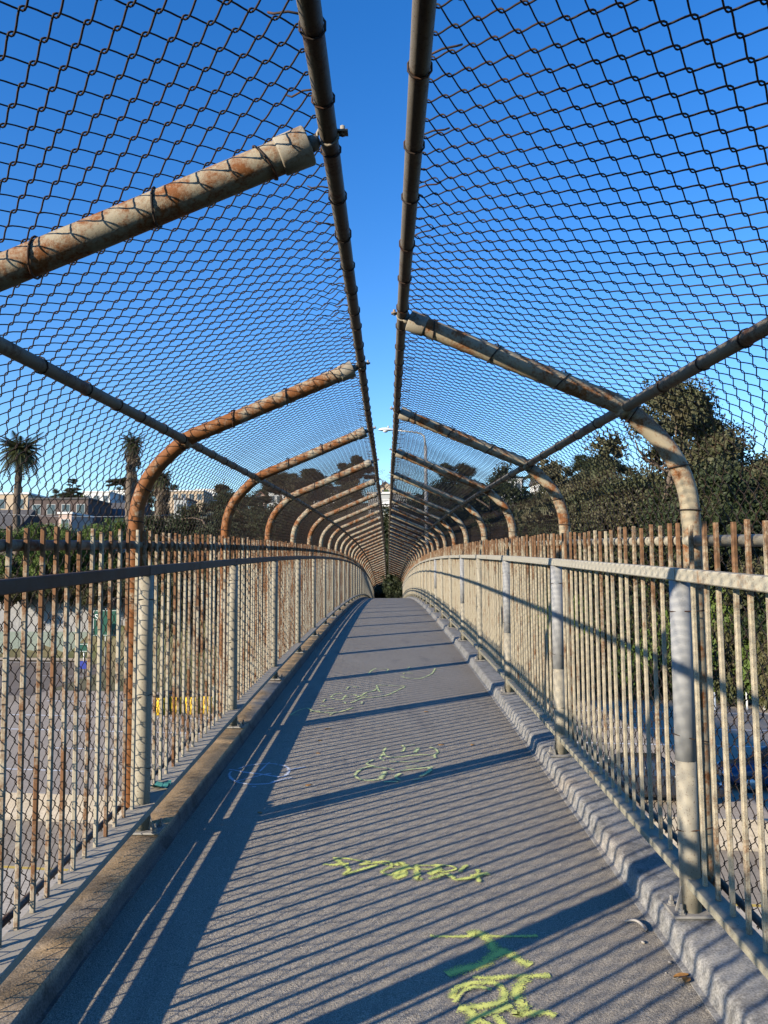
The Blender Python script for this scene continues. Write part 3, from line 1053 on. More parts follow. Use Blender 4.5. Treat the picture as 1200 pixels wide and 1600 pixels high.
# ------------------------------------------------------------------ litter
p = on_deck(995, 1448)
m = MB()
cur = []
for k in range(9):
    a = k / 8
    cur.append((p.x + (-.035 + .055 * a + .012 * sin(a * 3)), p.y + .03 - .075 * a * a, p.z + .006 + .010 * sin(a * pi)))
m.tube(cur, [.003, .0045, .005, .005, .005, .0055, .006, .0055, .004], 6)
tag(m.build('litter_strip', M['twig']), 'curved grey strip of rubber lying beside the right kerb', 'litter')
p = on_deck(1066, 1530)
m = MB()
for (dx, dy, l, w, a, h) in ((0, .006, .028, .011, .25, .006), (.008, -.016, .018, .014, 1.0, .004)):
    V = []; F = []
    for i in range(7):
        t_ = i / 6
        ww = w * sin(pi * min(max(t_, .04), .96)) ** .7
        for s_ in (-1, 0, 1):
            lx = (t_ - .5) * 2 * l; ly = s_ * ww
            V.append((p.x + dx + lx * cos(a) - ly * sin(a), p.y + dy + lx * sin(a) + ly * cos(a), p.z + .004 + h * (abs(s_) + .4 * sin(3 * t_))))
    for i in range(6):
        for q in range(2):
            F.append((i * 3 + q, i * 3 + q + 1, (i + 1) * 3 + q + 1, (i + 1) * 3 + q))
    m.add(V, F)
tag(m.build('fallen_leaf', M['dry_leaf']), 'crumpled orange dry leaf at the foot of the right kerb', 'leaf')


def pebble_me(seed):
    rg = np.random.default_rng(seed)
    m_ = MB()
    n = 8; V = []; F = []
    for i in range(5):
        z = -1 + 2 * i / 4; rr = sqrt(max(0, 1 - z * z)) + .05
        for k in range(n):
            a = 2 * pi * k / n
            q = 1 + rg.uniform(-.18, .18)
            V.append((rr * cos(a) * q, rr * sin(a) * q, z * .6))
    for i in range(4):
        for k in range(n):
            F.append((i * n + k, i * n + (k + 1) % n, (i + 1) * n + (k + 1) % n, (i + 1) * n + k))
    F.append(tuple(range(n - 1, -1, -1))); F.append(tuple(range(4 * n, 5 * n)))
    m_.add(V, F)
    return m_.data('pebble', M['pebble'])


PB = [pebble_me(k) for k in range(4)]
for k, (px, py, r, lab) in enumerate([
        (1005, 1474, .0075, 'small square pale stone chip below the curved rubber strip'),
        (1047, 1505, .0065, 'dark rounded pebble in the seam under the right kerb'),
        (1041, 1521, .0035, 'tiny white crumb above the orange dry leaf'),
        (1092, 1573, .004, 'tiny pale crumb on the deck at the bottom right'),
        (940, 1358, .006, 'lone small pebble on the sunlit deck near the right kerb'),
        (868, 1234, .006, 'pale pebble below the right kerb by the second post'),
        (1064, 1541, .004, 'tiny white crumb under the orange dry leaf')]):
    q = on_deck(px, py, 0)
    o = obj('pebble', PB[k % 4], None, (q.x, q.y, q.z + r * .5), (0, 0, k), (r, r * 1.2, r))
    tag(o, lab, 'pebble', 'pebbles on the deck')
DB = [pebble_me(k + 9) for k in range(3)]
for me_ in DB: me_.materials[0] = M['dry_leaf']
for k, (px, py, r, lab) in enumerate([
        (512, 1139, .016, 'flat brown leaf scrap just below the fish shaped scribble'), (500, 1157, .014, 'flat brown leaf scrap near the shadow strip, upper of a loose row of three'),
        (497, 1177, .012, 'flat brown leaf scrap near the shadow strip, middle of a loose row of three'), (482, 1227, .014, 'flat brown leaf scrap right of the white swirl'),
        (406, 1270, .011, 'dark leaf scrap at the corner of shadow strip and wide shadow band'), (689, 1164, .015, 'dark leaf scrap right of the rounded loops outline'),
        (738, 1164, .013, 'flat leaf scrap between the rounded loops outline and the right kerb'), (666, 1112, .013, 'dark leaf scrap above the wide shadow band in mid walkway')]):
    q = on_deck(px, py, 0)
    o = obj('leaf_scrap', DB[k % 3], None, (q.x, q.y, q.z + r * .17), (0, 0, k * 1.3), (r * 1.5, r, r * .3))
    tag(o, lab, 'leaf', 'leaf scraps on the deck')
yR = ypost(-1, 1) + .24
m = MB()
V = []; F = []
rg = random.Random(3)
for i in range(5):
    for j in range(9):
        V.append((-1.165 + i * .022 + rg.uniform(-.004, .004), -.05 + j * .0125, .216 + .008 * rg.random() + .010 * sin(j * 1.3 + i)))
for i in range(4):
    for j in range(8):
        F.append((i * 9 + j, (i + 1) * 9 + j, (i + 1) * 9 + j + 1, i * 9 + j + 1))
m.add(V, F)
o = m.build('rag', M['rag'], None, loc=(0, yR, prof(yR))); tag(o, 'crumpled teal rag lying on the left bottom rail', 'rag')

# ------------------------------------------------------------------ ground and freeway
RS = -.142                      # the roads run slightly askew of square to the bridge


def terrain(x, y):
    v = y - RS * x * 1.0        # distance along the bridge measured square to the roads (at x=0 it is y)
    # right bank starts at 52, left bank behind the wall at 75
    s_ = 1 / (1 + math.exp((x + 22) / 3.0))       # 1 on the far left
    a = 52.5 * (1 - s_) + 76.5 * s_
    w = 13 * (1 - s_) + 1.5 * s_
    t = min(max((v - a) / w, 0), 1); t = t * t * (3 - 2 * t)
    z = GROUND + t * (-1.75 - GROUND)
    if v > 82:
        u = (v - 82)
        z += 27 * (1 - math.exp(-(u / 78.0) ** 1.2)) + 1.2 * sin(x * .03) * min(1, u / 60)
    if y < -12:
        t = min(1, (-12 - y) / 10); z = GROUND + t * 5.5
    if v > 400:
        z -= (v - 400) * .12
    return z


xs = np.concatenate([np.linspace(-1500, -260, 14), np.linspace(-240, 240, 121), np.linspace(260, 1500, 14)])
ys = np.concatenate([np.linspace(-600, -30, 12), np.linspace(-26, 180, 104), np.linspace(190, 420, 24), np.linspace(450, 1600, 14)])
V = []; F = []
for y in ys:
    for x in xs:
        V.append((x, y, terrain(x, y)))
nx = len(xs)
for j in range(len(ys) - 1):
    for i in range(nx - 1):
        F.append((j * nx + i, j * nx + i + 1, (j + 1) * nx + i + 1, (j + 1) * nx + i))
gnd = obj('ground', mesh_data('ground', V, F, M['soil'], True))
tag(gnd, 'dry ground and hillside around the freeway', 'ground', kind='structure')


def roadquad(name, v0, v1, x0, x1, lift, mat, label, cat='road', kind='structure'):
    V = []; F = []
    X = np.linspace(x0, x1, 21)
    for x in X:
        V.append((x, v0 + RS * x, GROUND + lift)); V.append((x, v1 + RS * x, GROUND + lift))
    for i in range(20):
        F.append((2 * i, 2 * i + 2, 2 * i + 3, 2 * i + 1))
    o = obj(name, mesh_data(name, V, F, mat, False))
    return tag(o, label, cat, kind=kind)


XA, XB = -220, 220
roadquad('freeway', -8, 20.9, XA, XB, .010, M['concrete'], 'pale concrete freeway lanes under the bridge')
roadquad('road_shoulder', 20.9, 24.7, XA, XB, .010, M['shoulder'], 'tan dusty shoulder beside the median barrier')
roadquad('freeway', 24.7, 43.6, XA, XB, .010, M['asphalt_pale'], 'grey asphalt freeway lanes beyond the median barrier')
roadquad('road_shoulder', 43.6, 50.0, XA, -24, .010, M['shoulder'], 'dusty strip between the freeway and the far road')
roadquad('road_shoulder', 43.6, 52.5, -24, XB, .010, M['asphalt_pale'], 'grey outer freeway lanes below the right bank')
roadquad('road', 50.0, 70.0, XA, -24, .012, M['asphalt'], 'dark asphalt road along the foot of the wall')
roadquad('pavement', 70.0, 72.2, XA, -24, .12, M['concrete'], 'pale pavement in front of the wall', 'pavement')
for v, wd, kind_, dash, xa, xb in ((20.7, .16, 'line_yellow', 0, XA, XB), (8.5, .15, 'line_white', 1, XA, XB), (12.4, .15, 'line_white', 1, XA, XB), (16.3, .15, 'line_white', 1, XA, XB),
                                    (26.9, .2, 'line_white', 0, XA, XB), (31.0, .15, 'line_white', 1, XA, XB), (35.0, .15, 'line_white', 1, XA, XB), (39.0, .2, 'line_white', 0, XA, XB),
                                    (43.0, .2, 'line_white', 0, XA, XB), (48.0, .2, 'line_white', 0, -22, XB), (60.0, .14, 'line_white', 1, XA, -24), (69.2, .2, 'line_white', 0, XA, -24)):
    mb = MB()
    xs_ = np.arange(xa, xb, 12.0 if dash else 10.0)
    for x in xs_:
        L_ = 3.6 if dash else 10.0
        if x + L_ > xb: continue
        y = v + RS * x
        mb.add([(x, y, GROUND + .018), (x + L_, y + RS * L_, GROUND + .018), (x + L_, y + RS * L_ + wd, GROUND + .018), (x, y + wd, GROUND + .018)], [(0, 1, 2, 3)])
    o = mb.build('lane_line', M[kind_], None, False)
    tag(o, '%s %s painted along the freeway' % ('dashed white' if dash else ('solid yellow' if 'yellow' in kind_ else 'solid white'), 'line'), 'road marking', kind='structure')

# median barrier
mb = MB()
sec = [(-.30, 0), (-.30, .09), (-.13, .33), (-.085, .82), (.085, .82), (.13, .33), (.30, .09), (.30, 0)]
X = np.linspace(XA, XB, 89); V = []; F = []
for x in X:
    for (q, h) in sec:
        V.append((x, 25.0 + RS * x + q, GROUND + .012 + h))
for i in range(len(X) - 1):
    for j in range(7):
        F.append((i * 8 + j, (i + 1) * 8 + j, (i + 1) * 8 + j + 1, i * 8 + j + 1))
mb.add(V, F)
tag(mb.build('median_barrier', M['barrier'], None, False), 'beige concrete median barrier running along the freeway', 'barrier')

# sound wall
t = empty('sound_wall', (-60, 75.5 + RS * -60, GROUND))
tag(t, 'tall grey sound wall with a green painted foot beyond the left road', 'wall')
for (nm, h0, h1, mat_, off) in (('upper_face', 2.4, 6.6, M['wall'], 0.0), ('painted_foot', 0.0, 2.4, M['wall_green'], -.03)):
    mb = MB()
    for i in range(52):
        xa = -200 + i * 3.45; xb = xa + 3.42
        V = []
        for x in (xa, xb):
            for q in (off, .35):
                for h in (h0, h1):
                    V.append((x + 60, RS * x + 60 * RS + q, h))
        mb.add(V, [(0, 1, 5, 4), (2, 6, 7, 3), (1, 3, 7, 5), (0, 4, 6, 2), (0, 2, 3, 1), (4, 5, 7, 6)])
    mb.build(nm, mat_, t, False)

# ------------------------------------------------------------------ crash barrels
mb = MB(); mb.lathe([(.36, 0), (.40, .04), (.43, .3), (.455, .34), (.44, .38), (.455, .72), (.47, .76), (.455, .80), (.46, 1.02)], 20)
barrel = mb.data('drum', M['yellow'])
mb = MB(); mb.lathe([(.48, 1.02), (.485, 1.06), (.46, 1.09), (.2, 1.12)], 20)
lid = mb.data('lid', M['black'])
for k, (px, d, lab) in enumerate([(252, 46.0, 'yellow crash barrel at the left end of the row'), (277, 46.3, 'yellow crash barrel second in the row, beside the left end one'),
                                  (302, 46.2, 'yellow crash barrel in the middle of the row'), (326, 46.4, 'yellow crash barrel at the right end of the front row'),
                                  (262, 47.4, 'yellow crash barrel behind the left end of the row'), (290, 47.5, 'yellow crash barrel behind the middle of the row'),
                                  (346, 47.6, 'yellow crash barrel set apart beyond the right end')]):
    q = at(px, 1100, d)
    t = empty('crash_barrel', (q.x, d, GROUND + .012)); tag(t, lab, 'crash barrel', 'yellow crash barrels by the freeway')
    obj('drum', barrel, t); obj('lid', lid, t)

# ------------------------------------------------------------------ signs on the left
def sign_post(name, px, d, ztop, label, panels):
    q = at(px, 950, d)
    t = empty(name, (q.x, d, GROUND)); tag(t, label, 'sign')
    mb = MB(); mb.tube([(0, 0, 0), (0, 0, ztop - GROUND)], .06, 8); mb.build('pole', M['lamp_metal'], t)
    for (dx, z0, z1, w, mat_, edge) in panels:
        pm = MB(); pm.box(dx - w / 2, dx + w / 2, -.13, -.09, z0 - GROUND, z1 - GROUND)
        pm.build('sign_panel', mat_, t, False)
        if edge:
            em = MB()
            a, b_, c, d_ = dx - w / 2 + .06, dx + w / 2 - .06, z0 - GROUND + .06, z1 - GROUND - .06
            for (u0, u1, v0, v1) in ((a, b_, c, c + .03), (a, b_, d_ - .03, d_), (a, a + .03, c + .03, d_ - .03), (b_ - .03, b_, c + .03, d_ - .03)):
                em.box(u0, u1, -.137, -.131, v0, v1)
            em.build('border', M['trim'], t, False)
    return t


zz = lambda py, d: at(600, py, d).z
sg = sign_post('road_sign', 166, 68, zz(948, 68), 'dark green road sign panel on a post before the sound wall', [(0, zz(991, 68), zz(950, 68), 2.2, M['sign_green'], True)])
fc = bpy.data.curves.new('letter', 'FONT'); fc.body = 'S'; fc.size = .75; fc.extrude = .004
fo = bpy.data.objects.new('letter', fc); link(fo)
dg = bpy.context.evaluated_depsgraph_get(); dg.update()
lm = bpy.data.meshes.new_from_object(fo.evaluated_get(dg)); lm.materials.clear(); lm.materials.append(M['trim'])
bpy.data.objects.remove(fo)
obj('lettering', lm, sg, (-.95, -.136, zz(966, 68) - GROUND), (pi / 2, 0, 0))
sign_post('street_sign', 133, 62, zz(1000, 62), 'small green and blue street sign panels stacked on a thin pole', [(0, zz(1016, 62), zz(1002, 62), .75, M['sign_green'], True), (0, zz(1042, 62), zz(1030, 62), .5, M['sign_blue'], False)])
q = at(122, 980, 66)
t = empty('marker_post', (q.x, 66, GROUND)); tag(t, 'short pale post standing left of the green road sign', 'post')
mb = MB(); mb.tube([(0, 0, 0), (0, 0, zz(954, 66) - GROUND - .1), (0, 0, zz(954, 66) - GROUND)], [.17, .17, .10], 10); mb.build('shaft', M['stucco_tan'], t)

# ------------------------------------------------------------------ street lamp ahead
d = 36.0
pp = at(665, 700, d)
t = empty('street_lamp', (pp.x, d, terrain(pp.x, d)))
tag(t, 'tall street lamp with a pale cobra head reaching over the walkway', 'street lamp')
zt = at(640, 677, d).z - t.location.z
mb = MB(); mb.tube([(0, 0, 0), (0, 0, zt * .5), (0, 0, zt - .6)], [.13, .10, .075], 12); mb.build('pole', M['lamp_metal'], t)
mb = MB(); hx = at(618, 671, d).x - pp.x
mb.tube([(0, 0, zt - .70), (-.05, 0, zt - .16), (-.22, 0, zt + .0), (-.6, 0, zt + .07), (hx, 0, zt + .14)], [.05, .045, .04, .037, .035], 8); mb.build('arm', M['lamp_metal'], t)
mb = MB()
V = []; F = []
stn = [(0, .045, .045), (.10, .07, .06), (.25, .12, .10), (.45, .155, .13), (.62, .14, .11), (.74, .09, .07), (.80, .02, .02)]
for (s_, wy, hz) in stn:
    for k in range(12):
        a = 2 * pi * k / 12
        V.append((hx - s_, wy * cos(a), zt + .15 + (hz * sin(a) if sin(a) > 0 else .35 * hz * sin(a)) + .02 * s_))
for i in range(len(stn) - 1):
    for k in range(12):
        F.append((i * 12 + k, i * 12 + (k + 1) % 12, (i + 1) * 12 + (k + 1) % 12, (i + 1) * 12 + k))
F.append(tuple(range(12))); F.append(tuple(range(len(stn) * 12 - 1, len(stn) * 12 - 13, -1)))
mb.add(V, F); hd = mb.build('lamp_head', M['lamp_head'], t)
mb = MB(); mb.lathe([(.02, -.085), (.08, -.07), (.12, -.03), (.13, .0)], 14, (hx - .47, 0, zt + .125)); mb.build('lens', M['lens'], hd)
mb = MB(); mb.lathe([(.04, 0), (.045, .06), (.035, .10), (.02, .11)], 10, (hx - .33, 0, zt + .255)); mb.build('photocell', M['lamp_metal'], hd)

# ------------------------------------------------------------------ vegetation
def leaf_cloud(centers, radii, n, size, rg, aspect=.42, droop=0.0, shell=.55):
    """n small bent leaf clumps spread through a union of blobs; returns V, F (quads)"""
    centers = np.asarray(centers); radii = np.asarray(radii)
    vol = radii[:, 0] * radii[:, 1] * radii[:, 2]
    pick = rg.choice(len(centers), n, p=vol / vol.sum())
    d = rg.normal(0, 1, (n, 3)); d /= np.linalg.norm(d, axis=1, keepdims=True)
    rr = (shell + (1 - shell) * rg.random(n)) ** 1.0
    rr = np.where(rg.random(n) < .22, rg.random(n) ** .5, rr)
    c = centers[pick] + d * radii[pick] * rr[:, None]
    # leaf axes
    a = rg.normal(0, 1, (n, 3)); a[:, 2] -= droop; a += d * .6
    a /= np.linalg.norm(a, axis=1, keepdims=True)
    b = np.cross(a, rg.normal(0, 1, (n, 3))); b /= np.linalg.norm(b, axis=1, keepdims=True) + 1e-9
    L_ = size * rg.uniform(.6, 1.4, (n, 1)); Wd = L_ * aspect
    p0 = c - a * L_ * .5; p2 = c + a * L_ * .5
    nrm = np.cross(a, b)
    mid = c + nrm * L_ * .10
    V = np.stack([p0, mid + b * Wd * .5, p2, mid - b * Wd * .5], axis=1).reshape(-1, 3)
    F = np.arange(n * 4).reshape(-1, 4)
    return V, F


def limb(mb, a, b, r0, r1, rg, bend=.12, n=5, sides=7):
    a = Vector(a); b = Vector(b)
    L_ = (b - a).length
    off = Vector((rg.normal(), rg.normal(), rg.normal())) * L_ * bend
    pts = [a.lerp(b, k / n) + off * sin(pi * k / n) for k in range(n + 1)]
    mb.tube(pts, [r0 + (r1 - r0) * k / n for k in range(n + 1)], sides)
    return pts


TREE = {}


def make_tree(kind, seed):
    """returns (trunk mesh, crown mesh); unit height about 1 (scaled per tree), crown is many leaf clumps"""
    rg = np.random.default_rng(seed)
    mb = MB(); C = []; R = []
    H = 10.0
    if kind == 'eucalyptus':
        for k in range(3):
            bx, by = rg.normal(0, .5, 2)
            pts = limb(mb, (bx * .4, by * .4, -.3), (bx * 3, by * 3, 6.2), .30, .12, rg, .06)
            for q in range(5):
                s = pts[2 + q % 4]
                e = Vector((s.x + rg.normal(0, 1.7), s.y + rg.normal(0, 1.7), min(9.5, s.z + rg.uniform(1.5, 3.8))))
                limb(mb, s, e, .10, .03, rg)
                for w in range(3):
                    C.append((e.x + rg.normal(0, .7), e.y + rg.normal(0, .7), e.z + rg.normal(0, .6))); r = rg.uniform(.7, 1.35); R.append((r, r, r * .72))
        for k in range(14):
            a = rg.uniform(0, 2 * pi); q = rg.uniform(1, 2.9)
            C.append((q * cos(a), q * sin(a), rg.uniform(1.5, 6.5))); r = rg.uniform(.7, 1.3); R.append((r, r, r * .9))
        V, F = leaf_cloud(C, R, 26000, .165, rg, .40, .9); mat_ = M['eucalyptus']
    elif kind in ('dark', 'olive', 'green'):
        pts = limb(mb, (0, 0, -.3), (.3, .1, 5.5), .32, .14, rg, .05)
        for q in range(12):
            s = pts[2 + q % 4]; a = rg.uniform(0, 2 * pi)
            e = Vector((s.x + 2.4 * cos(a), s.y + 2.4 * sin(a), s.z + rg.uniform(.6, 3)))
            limb(mb, s, e, .11, .03, rg)
            for w in range(3):
                C.append((e.x + rg.normal(0, .7), e.y + rg.normal(0, .7), e.z + rg.normal(0, .6))); r = rg.uniform(.8, 1.5); R.append((r, r, r * .75))
        for k in range(10):
            a = rg.uniform(0, 2 * pi); q = rg.uniform(.5, 2.6)
            C.append((q * cos(a), q * sin(a), rg.uniform(1.6, 5))); r = rg.uniform(.8, 1.4); R.append((r, r, r))
        V, F = leaf_cloud(C, R, 22000, .185, rg, .5, .1); mat_ = {'dark': M['dark_leaf'], 'olive': M['eucalyptus'], 'green': M['bush']}[kind]
    elif kind == 'flat':                     # flat topped cypress, open below
        pts = limb(mb, (0, 0, -.3), (.2, .1, 6.6), .28, .12, rg, .04)
        for q in range(14):
            s = pts[3 + q % 3]; a = q * 2.4 + rg.uniform(-.3, .3); l = rg.uniform(1.2, 3.6)
            e = Vector((s.x + l * cos(a), s.y + l * sin(a), 7.2 + rg.uniform(0, 2.0) - .18 * l))
            limb(mb, s, e, .09, .03, rg)
            for w in range(3):
                C.append((e.x + rg.normal(0, .5), e.y + rg.normal(0, .5), e.z + rg.normal(0, .22))); r = rg.uniform(.7, 1.2); R.append((r, r, r * .33))
        V, F = leaf_cloud(C, R, 15000, .18, rg, .5, -.3); mat_ = M['conifer']
    elif kind == 'cone':
        mb.tube([(0, 0, -.3), (0, 0, 5), (.1, 0, 9.6)], [.26, .14, .03], 8)
        for k in range(60):
            z = rg.uniform(1.0, 9.6); rad = 2.6 * (1 - z / 10.2) + .15
            a = rg.uniform(0, 2 * pi); q = rad * rg.uniform(.35, 1.0)
            C.append((q * cos(a), q * sin(a), z)); r = .35 + .5 * (1 - z / 10); R.append((r * 1.2, r * 1.2, r * .55))
        for k in range(12):
            a = rg.uniform(0, 2 * pi); z = rg.uniform(2, 8); l = 2.2 * (1 - z / 10)
            mb.tube([(0, 0, z), (l * cos(a), l * sin(a), z + .2)], [.05, .02], 5)
        V, F = leaf_cloud(C, R, 16000, .17, rg, .5, .2); mat_ = M['conifer']
    elif kind in ('bush', 'scrub'):
        for k in range(7):
            a = rg.uniform(0, 2 * pi); q = rg.uniform(.5, 2.4)
            mb.tube([(0, 0, -.2), (q * .5 * cos(a), q * .5 * sin(a), 1.2), (q * cos(a), q * sin(a), 2.6)], [.09, .06, .02], 5)
        for k in range(26):
            a = rg.uniform(0, 2 * pi); q = rg.uniform(.0, 3.2)
            C.append((q * cos(a), q * sin(a), rg.uniform(.5, 3.4) * (1 - .08 * q))); r = rg.uniform(.6, 1.15); R.append((r, r, r * .85))
        V, F = leaf_cloud(C, R, 12000, .18, rg, .5, .0); mat_ = M[kind]
    elif kind == 'bare':
        pts = limb(mb, (0, 0, -.3), (0, 0, 4.5), .25, .13, rg, .03)
        tips = []
        for q in range(9):
            s = pts[2 + q % 4]; a = q * 2.4
            e = Vector((s.x + 2.0 * cos(a), s.y + 2.0 * sin(a), s.z + rg.uniform(1.6, 3.6))); limb(mb, s, e, .08, .035, rg); tips.append(e)
        for e in tips:
            for w in range(5):
                f = e + Vector((rg.normal(0, .8), rg.normal(0, .8), rg.uniform(.3, 1.6))); limb(mb, e, f, .035, .015, rg, .1, 3, 4)
                for w2 in range(3):
                    C.append(tuple(f + Vector((rg.normal(0, .3), rg.normal(0, .3), rg.uniform(-.1, .4))))); R.append((.35, .35, .3))
        V, F = leaf_cloud(C, R, 1500, .30, rg, .07, -.8); mat_ = M['bare']
    if kind != 'bare':
        V2, F2 = leaf_cloud(C, [tuple(q * .62 for q in r) for r in R], 2600, .55, rg, .6, 0, .2)
        F = np.concatenate([F, F2 + len(V)]); V = np.concatenate([V, V2])
    tm = mb.data('trunk', M['bark'] if kind != 'bare' else M['bare'])
    cm = mesh_data('crown', V, F, mat_, False)
    return tm, cm


for kind, seeds in (('eucalyptus', (1, 2, 3)), ('dark', (4, 5)), ('olive', (24, 25, 26)), ('green', (34, 35)), ('flat', (6, 16)), ('cone', (7,)), ('bush', (8, 9)), ('scrub', (10, 12)), ('bare', (11,))):
    TREE[kind] = [make_tree(kind, s) for s in seeds]

TNAME = {'olive': 'eucalyptus_tree', 'green': 'broadleaf_tree', 'eucalyptus': 'eucalyptus_tree', 'dark': 'broadleaf_tree', 'flat': 'cypress_tree', 'cone': 'conifer_tree', 'bush': 'bush', 'scrub': 'bush', 'bare': 'bare_tree'}


def tree(kind, v, x, d, height, label, width=None, group=None, z=None):
    tm, cm = TREE[kind][v % len(TREE[kind])]
    base = terrain(x, d) if z is None else z
    ref = {'bush': 4.0, 'scrub': 4.0}.get(kind, 10.0)
    sc = height / ref; sw = sc if width is None else width / {'bush': 7.4, 'scrub': 7.4, 'cone': 5.6}.get(kind, 7.6)
    t = empty(TNAME[kind], (x, d, base), (0, 0, random.uniform(0, 6.28)))
    tag(t, label, 'bush' if kind in ('bush', 'scrub') else 'tree', group)
    obj('trunk', tm, t, scale=(sw, sw, sc)); obj('crown', cm, t, scale=(sw, sw, sc))
    return t


def tree_px(kind, v, px, pytop, d, label, width=None, group=None, z=None):
    p = at(px, pytop, d)
    base = terrain(p.x, d) if z is None else z
    return tree(kind, v, p.x, d, max(1.5, p.z - base), label, width, group, z)


GR = 'trees on the right bank'
tall = tree_px('eucalyptus', 0, 1030, 622, 56, 'tallest ragged eucalyptus above the nearest right arch', 13, GR)
tall.rotation_euler.z += 2.6
tree_px('olive', 2, 1130, 668, 55, 'round olive eucalyptus standing right of the tallest one', 12, GR)
tree_px('olive', 0, 985, 650, 58, 'rounded eucalyptus left of the tallest one on the right bank', 14, GR)
tree_px('olive', 1, 925, 705, 60, 'low olive eucalyptus at the left end of the right bank grove', 9, GR)
tree_px('olive', 0, 1215, 690, 57, 'eucalyptus at the right picture edge behind the pale pickets', 17, GR)
tree_px('eucalyptus', 2, 1400, 720, 60, 'eucalyptus beyond the right picture edge, nearer one', 18, GR)
tree_px('eucalyptus', 0, 1500, 720, 62, 'eucalyptus beyond the right picture edge, farther one', 18, GR)
tree_px('dark', 0, 1095, 700, 52.5, 'dark broad tree low between the two tall eucalyptuses', 11, GR)
tree_px('dark', 1, 1190, 720, 51.5, 'dark broad tree low at the right picture edge', 11, GR)
tree_px('dark', 0, 1010, 740, 54.0, 'dark broad tree under the rounded eucalyptus', 11, GR)
tree_px('dark', 1, 780, 704, 68, 'dark spreading tree rising behind the second right arch', 9.5, GR)
tree_px('dark', 0, 735, 735, 76, 'dark tree left of the spreading one, behind the right netting', 9, GR)
tree_px('dark', 0, 690, 745, 84, 'dark tree behind the street lamp pole', 9, GR)
tree_px('dark', 1, 650, 775, 92, 'dark tree just right of the open slot', 8, GR)
tree_px('olive', 1, 868, 752, 72, 'olive tree in the dip between the dark spreading tree and the grove', 8, GR)
GB = 'bushes under the trees on the right bank'
for k, (px, pt, d, kd, wd) in enumerate([(930, 960, 53.5, 'scrub', 9), (1000, 950, 51.5, 'bush', 8), (1060, 930, 51, 'scrub', 9), (1120, 950, 49.8, 'bush', 8), (1180, 930, 49.2, 'scrub', 8), (1240, 940, 48.5, 'bush', 8), (1310, 930, 47, 'scrub', 9),
                                         (870, 940, 56, 'bush', 9), (820, 930, 59, 'scrub', 9), (770, 915, 62, 'scrub', 9), (720, 900, 66, 'bush', 8), (680, 890, 70, 'scrub', 8)]):
    tree_px(kd, k, px, pt - 40, d, '%s bush on the right bank, %s from the walkway end' % ('dry olive' if kd == 'scrub' else 'leafy green', ORD[[8, 7, 6, 5, 4, 3, 2, 1, 0].index(0) if False else {680: 0, 720: 1, 770: 2, 820: 3, 870: 4, 930: 5, 1000: 6, 1060: 7, 1120: 8, 1180: 9, 1240: 10, 1310: 11}[px]]), wd, GB)
tree_px('dark', 0, 662, 738, 62, 'dark tree rising close behind the street lamp pole, nearer one', 8, GR)
tree_px('dark', 1, 705, 742, 63, 'dark tree just right of the street lamp pole', 8, GR)
tree_px('dark', 1, 636, 772, 66, 'dark narrow tree between the open slot and the lamp pole', 5, GR)
tree_px('dark', 0, 850, 775, 64, 'dark low tree behind the second and third right arches', 9, GR)
tree_px('dark', 1, 930, 760, 57, 'dark low tree at the foot of the low olive eucalyptus', 10, GR)
GL = 'trees beyond the left railing'
tree_px('dark', 1, 432, 772, 84, 'dark tree left of the flat topped cypress', 8, GL)
tree_px('dark', 0, 384, 776, 86, 'dark tree just right of the second whole left arch', 8, GL)
tree_px('dark', 1, 486, 774, 82, 'dark tree below the long left arms of the far arches', 8, GL)
tree_px('eucalyptus', 0, 532, 760, 88, 'ragged olive tree behind the far left arches', 9, GL)
tree_px('scrub', 1, 455, 800, 78, 'dry olive bush between the dark trees on the left bank', 11, GL)
tree_px('cone', 0, 348, 742, 92, 'pointed dark conifer between the two nearest whole left arches', 8.5, GL)
tree_px('flat', 0, 462, 722, 96, 'flat topped cypress behind the third left arch', 9.5, GL)
tree_px('flat', 1, 555, 700, 108, 'flat topped cypress just left of the ridge rail', 6, GL)
tree_px('dark', 0, 400, 790, 88, 'dark round tree low between conifer and cypress', 9, GL)
tree_px('dark', 1, 320, 800, 90, 'dark round tree at the foot of the pointed conifer', 9, GL)
tree_px('scrub', 0, 440, 820, 84, 'dry olive bush mass under the flat topped cypress', 12, GL)
tree_px('dark', 0, 510, 800, 90, 'dark round tree right of the flat topped cypress trunk', 9, GL)
tree_px('dark', 1, 548, 815, 84, 'dark round tree low near the far end of the left railing', 8, GL)
tree_px('dark', 0, 590, 842, 88, 'dark round tree closing the far end of the open slot', 7, GL)
tree_px('bush', 1, 610, 852, 94, 'sunlit green bush seen low in the open slot', 7, GL)
tree_px('dark', 1, 625, 862, 84, 'dark round tree behind the far right end of the walkway', 7, GL)
tree('dark', 0, -9.5, 67.0, 11.5, 'added dark spreading tree shading the far end of the walkway from the left', 10, GL)  # tree added to throw shade on the far walkway end
tree('dark', 1, -15.0, 62.5, 12.5, 'dark tree added left of the one shading the far walkway end', 11, GL)  # added as further shade for the walkway end
tree('dark', 1, -7.6, 71.5, 9.5, 'dark shade tree added right beside the far left end of the walkway', 8, GL)  # also added, to close the shade over the walkway end
tree_px('dark', 0, 594, 910, 75, 'dark shrubby tree facing the far end of the walkway', 6, GL)
tree_px('green', 0, 140, 792, 84, 'bright green bush beneath the brown terrace on the left', 8, GL)
tree_px('green', 1, 172, 800, 85, 'bright green bush right beside the widest one by the fan palm', 5.5, GL)
tree_px('green', 0, 262, 798, 86, 'bright green bush just right of the nearest whole left arch', 7.5, GL)
tree_px('green', 1, 30, 806, 84, 'green bush under the tan house at the left picture edge', 7, GL)
tree_px('green', 0, 75, 818, 82, 'low green bush in front of the brown terrace', 5, GL)
